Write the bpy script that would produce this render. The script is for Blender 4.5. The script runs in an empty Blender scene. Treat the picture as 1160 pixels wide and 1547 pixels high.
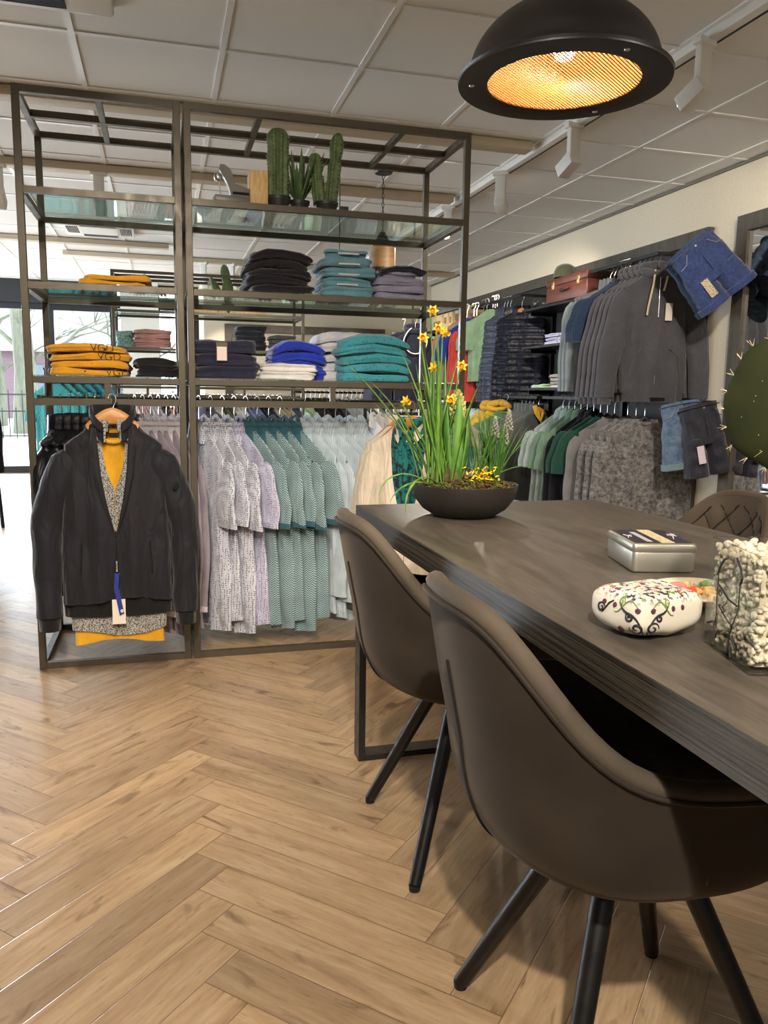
import bpy, math, random
from math import sin, cos, pi, radians as R_, sqrt, atan2
from mathutils import Vector, Matrix, noise
from mathutils.bvhtree import BVHTree

S = bpy.context.scene
COL = S.collection
rnd = random.Random(7)

# ------------------------------------------------------------------ materials
def srgb(r, g, b):
    f = lambda c: (c/255/12.92) if c/255 <= .04045 else ((c/255+.055)/1.055)**2.4
    return (f(r), f(g), f(b), 1)

class NT:
    """tiny helper around a material's node tree"""
    def __init__(s, name):
        s.m = bpy.data.materials.new(name); s.m.use_nodes = True
        s.t = s.m.node_tree; s.t.nodes.clear()
        s.out = s.n('ShaderNodeOutputMaterial')
    def n(s, typ, ins=None, **kw):
        nd = s.t.nodes.new(typ)
        for k, v in kw.items(): setattr(nd, k, v)
        for k, v in (ins or {}).items():
            if isinstance(v, tuple) and len(v) == 2 and hasattr(v[0], 'outputs'): s.l(v[0], v[1], nd, k)
            elif hasattr(v, 'outputs'): s.l(v, 0, nd, k)
            else: nd.inputs[k].default_value = v
        return nd
    def l(s, a, ao, b, bi): s.t.links.new(a.outputs[ao], b.inputs[bi])
    def ramp(s, fac, stops, interp='LINEAR'):
        r = s.t.nodes.new('ShaderNodeValToRGB'); e = r.color_ramp.elements
        r.color_ramp.interpolation = interp
        while len(e) < len(stops): e.new(.5)
        for i, (p, c) in enumerate(stops): e[i].position = p; e[i].color = c
        s.l(fac[0], fac[1], r, 0); return r
    def mix(s, fac, a, b, blend='MIX'):
        m = s.t.nodes.new('ShaderNodeMix'); m.data_type = 'RGBA'; m.blend_type = blend
        for k, v in ((0, fac), (6, a), (7, b)):
            if isinstance(v, tuple) and len(v) == 2 and hasattr(v[0], 'outputs'): s.l(v[0], v[1], m, k)
            else: m.inputs[k].default_value = v
        return m
    def bsdf(s, **kw):
        p = s.t.nodes.new('ShaderNodeBsdfPrincipled')
        for k, v in kw.items():
            k = k.replace('_', ' ')
            if isinstance(v, tuple) and len(v) == 2 and hasattr(v[0], 'outputs'): s.l(v[0], v[1], p, k)
            else: p.inputs[k].default_value = v
        s.l(p, 0, s.out, 0); return p
    def bump(s, h, strength, dist, p):
        b = s.t.nodes.new('ShaderNodeBump'); b.inputs['Strength'].default_value = strength
        b.inputs['Distance'].default_value = dist; s.l(h[0], h[1], b, 'Height'); s.l(b, 0, p, 'Normal')

_mc = {}
def plain(name, col, rough=.6, metal=0., **kw):
    if name in _mc: return _mc[name]
    t = NT(name); t.bsdf(Base_Color=col, Roughness=rough, Metallic=metal, **kw); _mc[name] = t.m; return t.m

def metal(name, col, rough=.45, met=.4):
    if name in _mc: return _mc[name]
    t = NT(name); tc = t.n('ShaderNodeTexCoord')
    nz = t.n('ShaderNodeTexNoise', {'Vector': (tc, 3), 'Scale': 30., 'Detail': 3.})
    r = t.ramp((nz, 0), [(.3, (max(0, rough-.08),)*3+(1,)), (.7, (rough+.08,)*3+(1,))])
    t.bsdf(Base_Color=col, Roughness=(r, 0), Metallic=met); _mc[name] = t.m; return t.m

def cloth(name, col, pat=None, col2=None, sc=60., rough=.85, bump=.25, sheen=.3, thr=.5):
    """woven fabric: plain, dots, flecks, stripe, check, zigzag, melange, floral or quilt"""
    if name in _mc: return _mc[name]
    t = NT(name); tc = t.n('ShaderNodeTexCoord'); V = (tc, 3)
    base = t.n('ShaderNodeRGB'); base.outputs[0].default_value = col
    fine = t.n('ShaderNodeTexNoise', {'Vector': V, 'Scale': 14., 'Detail': 3.})
    f = t.ramp((fine, 0), [(.3, (.86,)*3+(1,)), (.7, (1.08,)*3+(1,))])
    c = (base, 0)
    if pat in ('dots', 'flecks', 'floral', 'melange'):
        if pat == 'dots':
            v = t.n('ShaderNodeTexVoronoi', {'Vector': V, 'Scale': sc, 'Randomness': .35}); o = (v, 0); a = (thr-.08, thr)
        elif pat == 'flecks':
            v = t.n('ShaderNodeTexVoronoi', {'Vector': V, 'Scale': sc}); o = (v, 0); a = (thr-.1, thr)
        elif pat == 'floral':
            v = t.n('ShaderNodeTexNoise', {'Vector': V, 'Scale': sc, 'Detail': 2., 'Distortion': 1.5}); o = (v, 0); a = (thr-.03, thr+.03)
        else:
            v = t.n('ShaderNodeTexNoise', {'Vector': V, 'Scale': sc, 'Detail': 5., 'Roughness': .8}); o = (v, 0); a = (.38, .62)
        k = t.ramp(o, [(a[0], (0, 0, 0, 1)), (a[1], (1, 1, 1, 1))])
        m = t.mix((k, 0), col2, (base, 0)); c = (m, 2)
    elif pat in ('stripe', 'hstripe', 'zigzag', 'check'):
        d = {'stripe': 'X', 'hstripe': 'Z', 'zigzag': 'Z', 'check': 'X'}[pat]
        vv = V
        if pat == 'zigzag':
            sx = t.n('ShaderNodeSeparateXYZ', {0: V})
            w = t.n('ShaderNodeMath', {0: (sx, 0), 1: 1/ (sc*.012)}, operation='MULTIPLY')
            w = t.n('ShaderNodeMath', {0: (sx, 0), 1: .012}, operation='PINGPONG')
            z = t.n('ShaderNodeMath', {0: (sx, 2), 1: (w, 0)}, operation='ADD')
            cb = t.n('ShaderNodeCombineXYZ', {0: (sx, 0), 1: (sx, 1), 2: (z, 0)}); vv = (cb, 0)
        w1 = t.n('ShaderNodeTexWave', {'Vector': vv, 'Scale': sc}, bands_direction=d)
        k = t.ramp((w1, 1), [(thr-.1, (0, 0, 0, 1)), (thr+.1, (1, 1, 1, 1))]); kk = (k, 0)
        if pat == 'check':
            w2 = t.n('ShaderNodeTexWave', {'Vector': vv, 'Scale': sc}, bands_direction='Z')
            k2 = t.ramp((w2, 1), [(thr-.1, (0, 0, 0, 1)), (thr+.1, (1, 1, 1, 1))])
            x = t.mix(.5, (k, 0), (k2, 0)); kk = (x, 2)
        m = t.mix(kk, (base, 0), col2); c = (m, 2)
    m = t.mix(1., c, (f, 0), 'MULTIPLY')
    p = t.bsdf(Base_Color=(m, 2), Roughness=rough)
    try: p.inputs['Sheen Weight'].default_value = sheen; p.inputs['Sheen Roughness'].default_value = .5
    except Exception: pass
    p.inputs['Specular IOR Level'].default_value = .25
    nb = t.n('ShaderNodeTexNoise', {'Vector': V, 'Scale': 45., 'Detail': 4.})
    mpw = t.n('ShaderNodeMapping', {0: V}); mpw.inputs['Scale'].default_value = (1, 1, .38); mpw.inputs['Rotation'].default_value = (0, .3, 0)
    nw = t.n('ShaderNodeTexNoise', {'Vector': (mpw, 0), 'Scale': 16., 'Detail': 2., 'Distortion': 1.1})
    b1 = t.n('ShaderNodeBump', {'Strength': .55, 'Distance': .022, 'Height': (nw, 0)})
    b2 = t.n('ShaderNodeBump', {'Strength': bump, 'Distance': .006, 'Height': (nb, 0), 'Normal': (b1, 0)}); t.l(b2, 0, p, 'Normal')
    _mc[name] = t.m; return t.m

def emit(name, col, st):
    if name in _mc: return _mc[name]
    t = NT(name); e = t.n('ShaderNodeEmission', {0: col, 1: st}); t.l(e, 0, t.out, 0); _mc[name] = t.m; return t.m

def glass(name, tint=(.9, .97, .94, 1), ior=1.5, rough=.0):
    """thin clear pane: fresnel reflection over a tinted see-through"""
    if name in _mc: return _mc[name]
    t = NT(name); ge = t.n('ShaderNodeNewGeometry'); mr = t.n('ShaderNodeMapRange', {0: (ge, 6), 3: ior, 4: 1/ior}); fr = t.n('ShaderNodeFresnel', {0: (mr, 0)})
    tr = t.n('ShaderNodeBsdfTransparent', {0: tint}); gl = t.n('ShaderNodeBsdfGlossy', {0: (.95, 1, .98, 1), 'Roughness': rough})
    mx = t.n('ShaderNodeMixShader', {0: (fr, 0)}); t.l(tr, 0, mx, 1); t.l(gl, 0, mx, 2); t.l(mx, 0, t.out, 0)
    _mc[name] = t.m; return t.m

# ------------------------------------------------------------------ mesh building
class MB:
    def __init__(s): s.v = []; s.f = []
    def add(s, vs, fs):
        o = len(s.v); s.v += [tuple(p) for p in vs]; s.f += [tuple(i+o for i in f) for f in fs]; return s
    def box(s, x0, x1, y0, y1, z0, z1, M=None):
        vs = [Vector((x, y, z)) for z in (z0, z1) for y in (y0, y1) for x in (x0, x1)]
        if M is not None: vs = [M @ v for v in vs]
        return s.add(vs, [(0, 2, 3, 1), (4, 5, 7, 6), (0, 1, 5, 4), (2, 6, 7, 3), (0, 4, 6, 2), (1, 3, 7, 5)])
    def rbox(s, x0, x1, y0, y1, z0, z1, r=.005, M=None, n=3):
        """box with rounded vertical corners and softened top and bottom"""
        def ring(ins, z):
            out = []
            rr = max(r-ins, .0005)
            for cx, cy, a0 in ((x1-r, y1-r, 0), (x0+r, y1-r, 90), (x0+r, y0+r, 180), (x1-r, y0+r, 270)):
                for k in range(n+1):
                    a = R_(a0+90*k/n); out.append((cx+rr*cos(a), cy+rr*sin(a), z))
            return out
        h = min(r*.6, (z1-z0)/3)
        rings = [ring(r*.6, z0), ring(r*.18, z0+h*.3), ring(0, z0+h), ring(0, z1-h), ring(r*.18, z1-h*.3), ring(r*.6, z1)]
        m = len(rings[0]); vs = [Vector(p) for q in rings for p in q]
        if M is not None: vs = [M @ v for v in vs]
        fs = [(i*m+j, i*m+(j+1) % m, (i+1)*m+(j+1) % m, (i+1)*m+j) for i in range(5) for j in range(m)]
        fs += [tuple(reversed(range(m))), tuple(range(5*m, 6*m))]
        return s.add(vs, fs)
    def tube(s, pts, r, n=8, ry=None, closed=False, cap=True, up=None):
        pts = [Vector(p) for p in pts]; k = len(pts)
        rs = r if isinstance(r, (list, tuple)) else [r]*k
        rys = (ry if isinstance(ry, (list, tuple)) else [ry]*k) if ry is not None else rs
        vs = []; nrm = None
        for i, p in enumerate(pts):
            a = pts[(i-1) % k] if (closed or i > 0) else p; b = pts[(i+1) % k] if (closed or i < k-1) else p
            t = (b-a).normalized() if (b-a).length > 1e-9 else Vector((0, 0, 1))
            if nrm is None:
                ref = Vector(up) if up else (Vector((0, 0, 1)) if abs(t.z) < .9 else Vector((1, 0, 0)))
                nrm = (ref - t*ref.dot(t)).normalized()
            else:
                nrm = (nrm - t*nrm.dot(t)); nrm = nrm.normalized() if nrm.length > 1e-6 else Vector((0, 0, 1))
            bn = t.cross(nrm)
            for j in range(n):
                a_ = 2*pi*j/n; vs.append(p + nrm*(cos(a_)*rs[i]) + bn*(sin(a_)*rys[i]))
        m = k if closed else k-1
        fs = [(i*n+j, i*n+(j+1) % n, ((i+1) % k)*n+(j+1) % n, ((i+1) % k)*n+j) for i in range(m) for j in range(n)]
        if cap and not closed: fs += [tuple(reversed(range(n))), tuple(range((k-1)*n, k*n))]
        return s.add(vs, fs)
    def lathe(s, prof, n=32, c=(0, 0, 0), M=None):
        vs = [Vector((c[0]+r*cos(2*pi*j/n), c[1]+r*sin(2*pi*j/n), c[2]+z)) for r, z in prof for j in range(n)]
        if M is not None: vs = [M @ v for v in vs]
        fs = [(i*n+j, i*n+(j+1) % n, (i+1)*n+(j+1) % n, (i+1)*n+j) for i in range(len(prof)-1) for j in range(n)]
        return s.add(vs, fs)
    def grid(s, fn, nu, nv, wu=False, wv=False):
        vs = [fn(i/(nu if wu else nu-1), j/(nv if wv else nv-1)) for i in range(nu) for j in range(nv)]
        fs = [(i*nv+j, ((i+1) % nu)*nv+j, ((i+1) % nu)*nv+(j+1) % nv, i*nv+(j+1) % nv)
              for i in range(nu if wu else nu-1) for j in range(nv if wv else nv-1)]
        return s.add(vs, fs)
    def loft(s, rings, cap=True):
        n = len(rings[0]); vs = [p for q in rings for p in q]
        fs = [(i*n+j, i*n+(j+1) % n, (i+1)*n+(j+1) % n, (i+1)*n+j) for i in range(len(rings)-1) for j in range(n)]
        if cap: fs += [tuple(reversed(range(n))), tuple(range((len(rings)-1)*n, len(rings)*n))]
        return s.add(vs, fs)
    def mesh(s, name, smooth=True, ang=40):
        me = bpy.data.meshes.new(name); me.from_pydata(s.v, [], s.f); me.update()
        if smooth:
            me.polygons.foreach_set('use_smooth', [True]*len(me.polygons))
            try: me.set_sharp_from_angle(angle=R_(ang))
            except Exception: pass
        return me
    def build(s, name, mat, parent=None, loc=None, smooth=True, ang=40):
        me = s.mesh(name, smooth, ang); o = bpy.data.objects.new(name, me); COL.objects.link(o)
        if mat: me.materials.append(mat)
        if parent: o.parent = parent
        if loc: o.location = loc
        return o

def recalc(o):
    import bmesh
    b = bmesh.new(); b.from_mesh(o.data); bmesh.ops.recalc_face_normals(b, faces=b.faces); b.to_mesh(o.data); b.free(); return o

def tag(o, label=None, cat=None, group=None, kind=None):
    if label: o['label'] = label
    if cat: o['category'] = cat
    if group: o['group'] = group
    if kind: o['kind'] = kind
    return o
def empty(name, loc=(0, 0, 0), rz=0, **kw):
    o = bpy.data.objects.new(name, None); COL.objects.link(o); o.location = loc; o.rotation_euler = (0, 0, rz)
    o.empty_display_size = .05
    return tag(o, **kw)
def struct(o): o['kind'] = 'structure'; return o
def RZ(a): return Matrix.Rotation(a, 4, 'Z')
def RX(a): return Matrix.Rotation(a, 4, 'X')
def RY(a): return Matrix.Rotation(a, 4, 'Y')
def T(x, y, z): return Matrix.Translation((x, y, z))
ORD = ['first', 'second', 'third', 'fourth', 'fifth', 'sixth', 'seventh', 'eighth', 'ninth', 'tenth', 'eleventh', 'twelfth', 'thirteenth', 'fourteenth', 'fifteenth', 'sixteenth']

# ------------------------------------------------------------------ camera
cam = bpy.data.cameras.new('camera'); co = bpy.data.objects.new('camera', cam); COL.objects.link(co)
yaw, pit, rol = .2717, .1468, .015
fw = Vector((sin(yaw), cos(yaw), 0)); rt = Vector((cos(yaw), -sin(yaw), 0)); up = Vector((0, 0, 1))
f2 = fw*cos(pit)-up*sin(pit); u2 = up*cos(pit)+fw*sin(pit)
r3 = rt*cos(rol)+u2*sin(rol); u3 = u2*cos(rol)-rt*sin(rol)
co.matrix_world = Matrix(((r3.x, u3.x, -f2.x, 0), (r3.y, u3.y, -f2.y, 0), (r3.z, u3.z, -f2.z, 1.1), (0, 0, 0, 1)))
cam.sensor_fit = 'VERTICAL'; cam.sensor_height = 24; cam.sensor_width = 18; cam.lens = 1195.6/1547*24; cam.clip_start = .02
S.camera = co

# ------------------------------------------------------------------ materials used widely
M_FRAME = metal('bronzed_steel', srgb(86, 78, 64), .42, .35)
M_BLACKM = metal('black_steel', srgb(22, 21, 20), .4, .3)
M_CHROME = plain('chrome', (.75, .74, .72, 1), .22, 1.)
M_PANE = glass('shelf_glass', (.88, .95, .92, 1))
M_WINDOW = glass('window_glass', (.97, .98, .98, 1), 1.3)
M_WHITEP = plain('white_plastic', srgb(232, 230, 224), .45)
M_TAG = plain('card_tag', srgb(222, 212, 196), .7)
M_SPOTLENS = emit('spot_lens', (1, .86, .66, 1), 25)

def wood(name, dark, light, scale=(1, 14, 14), rough=.5, bump=.15, axis=None, sc=3.):
    if name in _mc: return _mc[name]
    t = NT(name); tc = t.n('ShaderNodeTexCoord'); mp = t.n('ShaderNodeMapping', {0: (tc, 3)}); mp.inputs['Scale'].default_value = scale
    n1 = t.n('ShaderNodeTexNoise', {'Vector': (mp, 0), 'Scale': sc, 'Detail': 6., 'Roughness': .62, 'Distortion': .6})
    n2 = t.n('ShaderNodeTexNoise', {'Vector': (mp, 0), 'Scale': sc*9, 'Detail': 3.})
    r = t.ramp((n1, 0), [(.3, dark), (.7, light)])
    r2 = t.ramp((n2, 0), [(.35, (.8,)*3+(1,)), (.65, (1.1,)*3+(1,))])
    m = t.mix(1., (r, 0), (r2, 0), 'MULTIPLY')
    p = t.bsdf(Base_Color=(m, 2), Roughness=rough); t.bump((n1, 0), bump, .003, p); _mc[name] = t.m; return t.m

# ------------------------------------------------------------------ the floor: real herringbone planks
def floor():
    W, L, n = .103, .618, 6
    x0, x1, y0, y1 = -4.2, 3.45, -2.6, 11.55
    c = sqrt(.5); OX, OY = -.315, 0.
    vs, fs, uv, colr = [], [], [], []
    def plank(u, v, du, dv):
        cx = (u+du/2); cy = (v+dv/2); X = (cx-cy)*c+OX; Y = (cx+cy)*c+OY
        if not (x0-.5 < X < x1+.5 and y0-.5 < Y < y1+.5): return
        k = len(vs)
        for a, b in ((0, 0), (du, 0), (du, dv), (0, dv)):
            vs.append((((u+a)-(v+b))*c+OX, ((u+a)+(v+b))*c+OY, 0))
        fs.append((k, k+1, k+2, k+3))
        uv.extend([(0, 0), (L, 0), (L, W), (0, W)] if du > dv else [(0, W), (0, 0), (L, 0), (L, W)])
        colr.append((rnd.random(), rnd.random(), rnd.random(), 1))
    N = 110
    for y in range(-N, N*2):
        for x in range(-N*2, N*2):
            if (x-y) % (2*n) == 0: plank(x*W, y*W, L, W)
            if (x-y) % (2*n) == 2*n-1: plank(x*W, y*W, W, L)
    # clip to the room by dropping/clamping outer planks
    me = bpy.data.meshes.new('floor'); me.from_pydata(vs, [], fs)
    ul = me.uv_layers.new(name='plank'); ul.data.foreach_set('uv', [q for p in uv for q in p])
    ca = me.color_attributes.new('board', 'FLOAT_COLOR', 'CORNER')
    ca.data.foreach_set('color', [q for cc in colr for _ in range(4) for q in cc])
    import bmesh
    b = bmesh.new(); b.from_mesh(me)
    for p, nn in (((x0, 0, 0), (-1, 0, 0)), ((x1, 0, 0), (1, 0, 0)), ((0, y0, 0), (0, -1, 0)), ((0, y1, 0), (0, 1, 0))):
        bmesh.ops.bisect_plane(b, geom=b.verts[:]+b.edges[:]+b.faces[:], plane_co=p, plane_no=nn, clear_outer=True)
    b.to_mesh(me); b.free()
    t = NT('oak_herringbone')
    u = t.n('ShaderNodeUVMap', uv_map='plank'); a = t.n('ShaderNodeAttribute', attribute_name='board')
    off = t.n('ShaderNodeVectorMath', {0: (a, 0), 1: (37., 23., 11.)}, operation='MULTIPLY')
    ad = t.n('ShaderNodeVectorMath', {0: (u, 0), 1: (off, 0)}, operation='ADD')
    mp = t.n('ShaderNodeMapping', {0: (ad, 0)}); mp.inputs['Scale'].default_value = (1.6, 14, 1)
    n1 = t.n('ShaderNodeTexNoise', {'Vector': (mp, 0), 'Scale': 2.2, 'Detail': 7., 'Roughness': .6, 'Distortion': .8})
    n2 = t.n('ShaderNodeTexNoise', {'Vector': (mp, 0), 'Scale': 11., 'Detail': 4., 'Roughness': .7})
    mk = t.n('ShaderNodeMapping', {0: (ad, 0)}); mk.inputs['Scale'].default_value = (5, 16, 1)
    kn = t.n('ShaderNodeTexNoise', {'Vector': (mk, 0), 'Scale': 1.1, 'Detail': 3., 'Distortion': 1.2})
    sx = t.n('ShaderNodeSeparateColor', {0: (a, 0)})
    base = t.ramp((n1, 0), [(.25, srgb(152, 124, 94)), (.5, srgb(176, 148, 115)), (.76, srgb(192, 168, 136))])
    g2 = t.ramp((n2, 0), [(.35, (.89, .88, .87, 1)), (.65, (1.04, 1.04, 1.04, 1))])
    m1 = t.mix(1., (base, 0), (g2, 0), 'MULTIPLY')
    br = t.ramp((sx, 0), [(0, (.80, .79, .78, 1)), (.5, (.98, .97, .95, 1)), (1, (1.12, 1.10, 1.06, 1))])
    m2 = t.mix(1., (m1, 2), (br, 0), 'MULTIPLY')
    kr = t.ramp((kn, 0), [(.60, (0, 0, 0, 1)), (.74, (.8,)*3+(1,))])
    m3 = t.mix((kr, 0), (m2, 2), srgb(96, 70, 46))
    su = t.n('ShaderNodeSeparateXYZ', {0: (u, 0)})
    def edge(i, w):
        h = t.n('ShaderNodeMath', {0: (su, i), 1: w/2}, operation='SUBTRACT'); h = t.n('ShaderNodeMath', {0: (h, 0)}, operation='ABSOLUTE')
        return t.n('ShaderNodeMath', {0: w/2, 1: (h, 0)}, operation='SUBTRACT')
    ea, eb = edge(0, L), edge(1, W); mn = t.n('ShaderNodeMath', {0: (ea, 0), 1: (eb, 0)}, operation='MINIMUM')
    er = t.ramp((t.n('ShaderNodeMath', {0: (mn, 0), 1: 500.}, operation='MULTIPLY'), 0), [(.25, (0, 0, 0, 1)), (.75, (1, 1, 1, 1))])
    m4 = t.mix((er, 0), srgb(116, 88, 60), (m3, 2))
    rr = t.ramp((n2, 0), [(.3, (.26,)*3+(1,)), (.7, (.36,)*3+(1,))])
    p = t.bsdf(Base_Color=(m4, 2), Roughness=(rr, 0)); p.inputs['Specular IOR Level'].default_value = .5
    hh = t.mix(.12, (er, 0), (n2, 0)); t.bump((hh, 2), .35, .0015, p)
    me.materials.append(t.m)
    o = bpy.data.objects.new('floor', me); COL.objects.link(o); struct(o)
floor()

# ------------------------------------------------------------------ room shell
ZC = 2.52
t = NT('cream_wall'); tc = t.n('ShaderNodeTexCoord'); nz = t.n('ShaderNodeTexNoise', {'Vector': (tc, 3), 'Scale': 60., 'Detail': 3.})
r = t.ramp((nz, 0), [(.3, srgb(218, 208, 186)), (.7, srgb(226, 216, 194))]); p = t.bsdf(Base_Color=(r, 0), Roughness=.9); t.bump((nz, 0), .15, .002, p); M_WALL = t.m
M_WALLW = plain('white_wall', srgb(214, 214, 210), .85)
t = NT('ceiling_tile'); tc = t.n('ShaderNodeTexCoord'); nz = t.n('ShaderNodeTexNoise', {'Vector': (tc, 3), 'Scale': 140., 'Detail': 2.})
p = t.bsdf(Base_Color=srgb(236, 235, 232), Roughness=.95); t.bump((nz, 0), .1, .001, p); M_TILE = t.m
M_GRID = plain('ceiling_bar_white', srgb(236, 236, 234), .3)
M_ALU = metal('anthracite_aluminium', srgb(44, 45, 48), .4, .3)

struct(MB().box(3.40, 3.52, -2.6, 10.19, 0, ZC).build('wall_right', M_WALL, smooth=False))
struct(MB().box(.50, 3.40, 10.07, 10.19, 0, ZC).build('wall_back', M_WALL, smooth=False))
struct(MB().box(.50, .60, 10.19, 11.56, 0, ZC).build('wall_return', M_WALL, smooth=False))
struct(MB().box(-4.3, -4.2, -2.6, 11.6, 2.25, ZC).box(-4.3, -4.2, -2.6, 5.3, 0, 2.25).box(-4.3, -4.2, -2.6, 11.6, 0, .10).build('wall_left', M_WALLW, smooth=False))
m = MB()
for y in (5.3, 7.0, 8.7, 10.4, 11.4): m.box(-4.28, -4.2, y, y+.07, .10, 2.25)
struct(m.build('window_added_frame', M_ALU, smooth=False)); struct(MB().box(-4.25, -4.243, 5.3, 11.45, .10, 2.25).build('window_added_glass', M_WINDOW, smooth=False))  # unseen left glazing, added to let more daylight into the room
struct(MB().box(-4.3, 3.52, -2.7, -2.6, 0, ZC).build('wall_front', M_WALLW, smooth=False))
struct(MB().box(-4.3, 3.52, -2.7, 11.6, ZC, ZC+.1).build('ceiling', M_TILE, smooth=False))
g = MB(); k = -7
while -.318+.595*k < 3.4:
    x = -.318+.595*k; g.box(x-.012, x+.012, -2.6, 11.5, ZC-.006, ZC); k += 1
k = -11
while 3.622+.598*k < 11.4:
    y = 3.622+.598*k; g.box(-4.2, 3.4, y-.012, y+.012, ZC-.0055, ZC+.001); k += 1
struct(g.build('trim_ceiling', M_GRID, smooth=False))
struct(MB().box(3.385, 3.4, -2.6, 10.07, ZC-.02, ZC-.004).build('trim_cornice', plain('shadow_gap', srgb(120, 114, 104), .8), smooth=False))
struct(MB().box(3.388, 3.4, -2.6, 10.07, 0, .07).build('baseboard_right', M_WALLW, smooth=False))
struct(MB().box(.6, 3.38, 10.058, 10.07, 0, .07).build('baseboard_back', M_WALLW, smooth=False))
# storefront at y = 11.5
SY = 11.5
struct(MB().box(-4.2, .5, SY-.10, SY+.10, 2.22, ZC).build('wall_storefront', M_ALU, smooth=False))
struct(MB().box(-.50, -.03, 10.95, 11.42, 0, ZC).build('wall_pillar', M_WALLW, smooth=False))
fr = MB(); fr.box(-4.2, .5, SY-.04, SY+.04, 2.14, 2.22); fr.box(-4.2, .5, SY-.05, SY+.05, 0, .09)
for x in (-4.17, -2.9, -1.40, -.62, -.06, .46): fr.box(x-.04, x+.04, SY-.045, SY+.045, .09, 2.14)
struct(fr.build('window_1', M_ALU, smooth=False))
struct(MB().box(-4.14, .44, SY-.004, SY+.004, .09, 2.14).build('window_2', M_WINDOW, smooth=False))

struct(MB().box(-6, 3, 11.62, 13.1, 2.36, 2.5).build('trim_canopy', plain('canopy_grey', srgb(120, 124, 130), .8), smooth=False))
# ------------------------------------------------------------------ street outside
M_PAVE = plain('pale_pavement', srgb(205, 200, 192), .9)
struct(MB().box(-30, 22, 11.62, 60, -.12, -.03).build('ground_street', M_PAVE, smooth=False))
fe = empty('street_fence', (-3.2, 20, -.03), label='black metal bar fence across the street outside the shop window', cat='fence')
m = MB()
for z in (.05, 1.0, .62): m.box(-4.5, 4.5, -.02, .02, z, z+.035)
m.build('rail', M_BLACKM, fe, smooth=False)
m = MB()
for k in range(62): x = -4.5+9*k/61; m.box(x-.011, x+.011, -.011, .011, 0, 1.12 if k % 2 else .72)
bars = m.build('bars', M_BLACKM, fe, smooth=False); bars['kind'] = 'stuff'
def tree(loc, h, seed, label):
    e = empty('bare_tree', loc, label=label, cat='tree'); rr = random.Random(seed); tr = MB(); br = MB()
    tr.tube([(0, 0, 0), (.05, 0, h*.25), (-.06, .03, h*.5), (.05, 0, h*.72), (0, 0, h)], [.34, .27, .22, .15, .06], 12)
    def rec(p, d, l, r, dep):
        q = p+d*l; mid = p+d*l*.5+Vector((rr.uniform(-1, 1), rr.uniform(-1, 1), rr.uniform(0, 1)))*l*.1
        br.tube([p, mid, q], [r, r*.8, r*.55], 5, cap=False)
        if dep:
            for _ in range(3):
                rec(q, (d+Vector((rr.uniform(-1, 1), rr.uniform(-.6, .6), rr.uniform(-.3, .8)))*.8).normalized(), l*.68, r*.55, dep-1)
    for k in range(11):
        z = h*(.25+.07*k); a = k*2.4; rec(Vector((0, 0, z)), Vector((cos(a), sin(a)*.6, .7)).normalized(), h*.2, .07, 3)
    bk = wood('tree_bark', srgb(62, 64, 52), srgb(92, 94, 76), (1, 1, .2), .9)
    tr.build('trunk', bk, e); br.build('branches', bk, e)
tree((-3.45, 22.5, -.03), 6.5, 3, 'bare leaning tree with pale trunk outside the left window')
tree((-.9, 30, -.03), 7.0, 5, 'bare tree far outside behind the narrow window strip')
tree((-5.0, 27, -.03), 6.0, 9, 'bare tree beyond the street fence at the left edge')
h = empty('brick_house', (-4.6, 34, -.03), label='brick house with pale roof across the street', cat='house')
mw = MB(); mw.box(-4, 4, 0, 6, 0, 2.7); mw.build('wall', wood('house_brick', srgb(84, 66, 72), srgb(104, 84, 90), (1, 1, 8), .9), h, smooth=False)
MB().add([(-4.4, -.4, 2.6), (4.4, -.4, 2.6), (4.4, 6.4, 2.6), (-4.4, 6.4, 2.6), (-4.4, 3, 5.2), (4.4, 3, 5.2)], [(0, 1, 5, 4), (2, 3, 4, 5), (1, 2, 5), (3, 0, 4), (3, 2, 1, 0)]).build('roof', plain('pale_roof', srgb(150, 146, 144), .8), h, smooth=False)
for k in range(3): MB().box(-3.2+2.6*k, -2.0+2.6*k, -.05, 0, .9, 2.1).build('window', plain('dark_pane', srgb(60, 70, 84), .1), h, smooth=False)
def hedge(loc, size, seed, label):
    rr = random.Random(seed); m = MB()
    for _ in range(2600):
        p = Vector((rr.gauss(0, .45)*size[0], rr.gauss(0, .4)*size[1], abs(rr.gauss(.45, .28))*size[2]))
        a = rr.random()*6.28; d = Vector((cos(a), sin(a), rr.uniform(-.6, .6))).normalized(); q = d.cross(Vector((0, 0, 1))).normalized()
        s_ = .09; m.add([p-d*s_, p+q*s_*.5, p+d*s_, p-q*s_*.5], [(0, 1, 2, 3)])
    o = m.build('hedge_shrub', plain('hedge_leaf', srgb(74, 96, 60), .7), loc=loc, smooth=False); tag(o, label, 'shrub')
hedge((-2.2, 24.5, -.03), (1.3, .6, 1.3), 2, 'green shrub behind the street fence beside the tree')
hedge((1.4, 26, -.03), (2.4, .8, 2.2), 4, 'green shrub outside behind the narrow right window strip')

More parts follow.
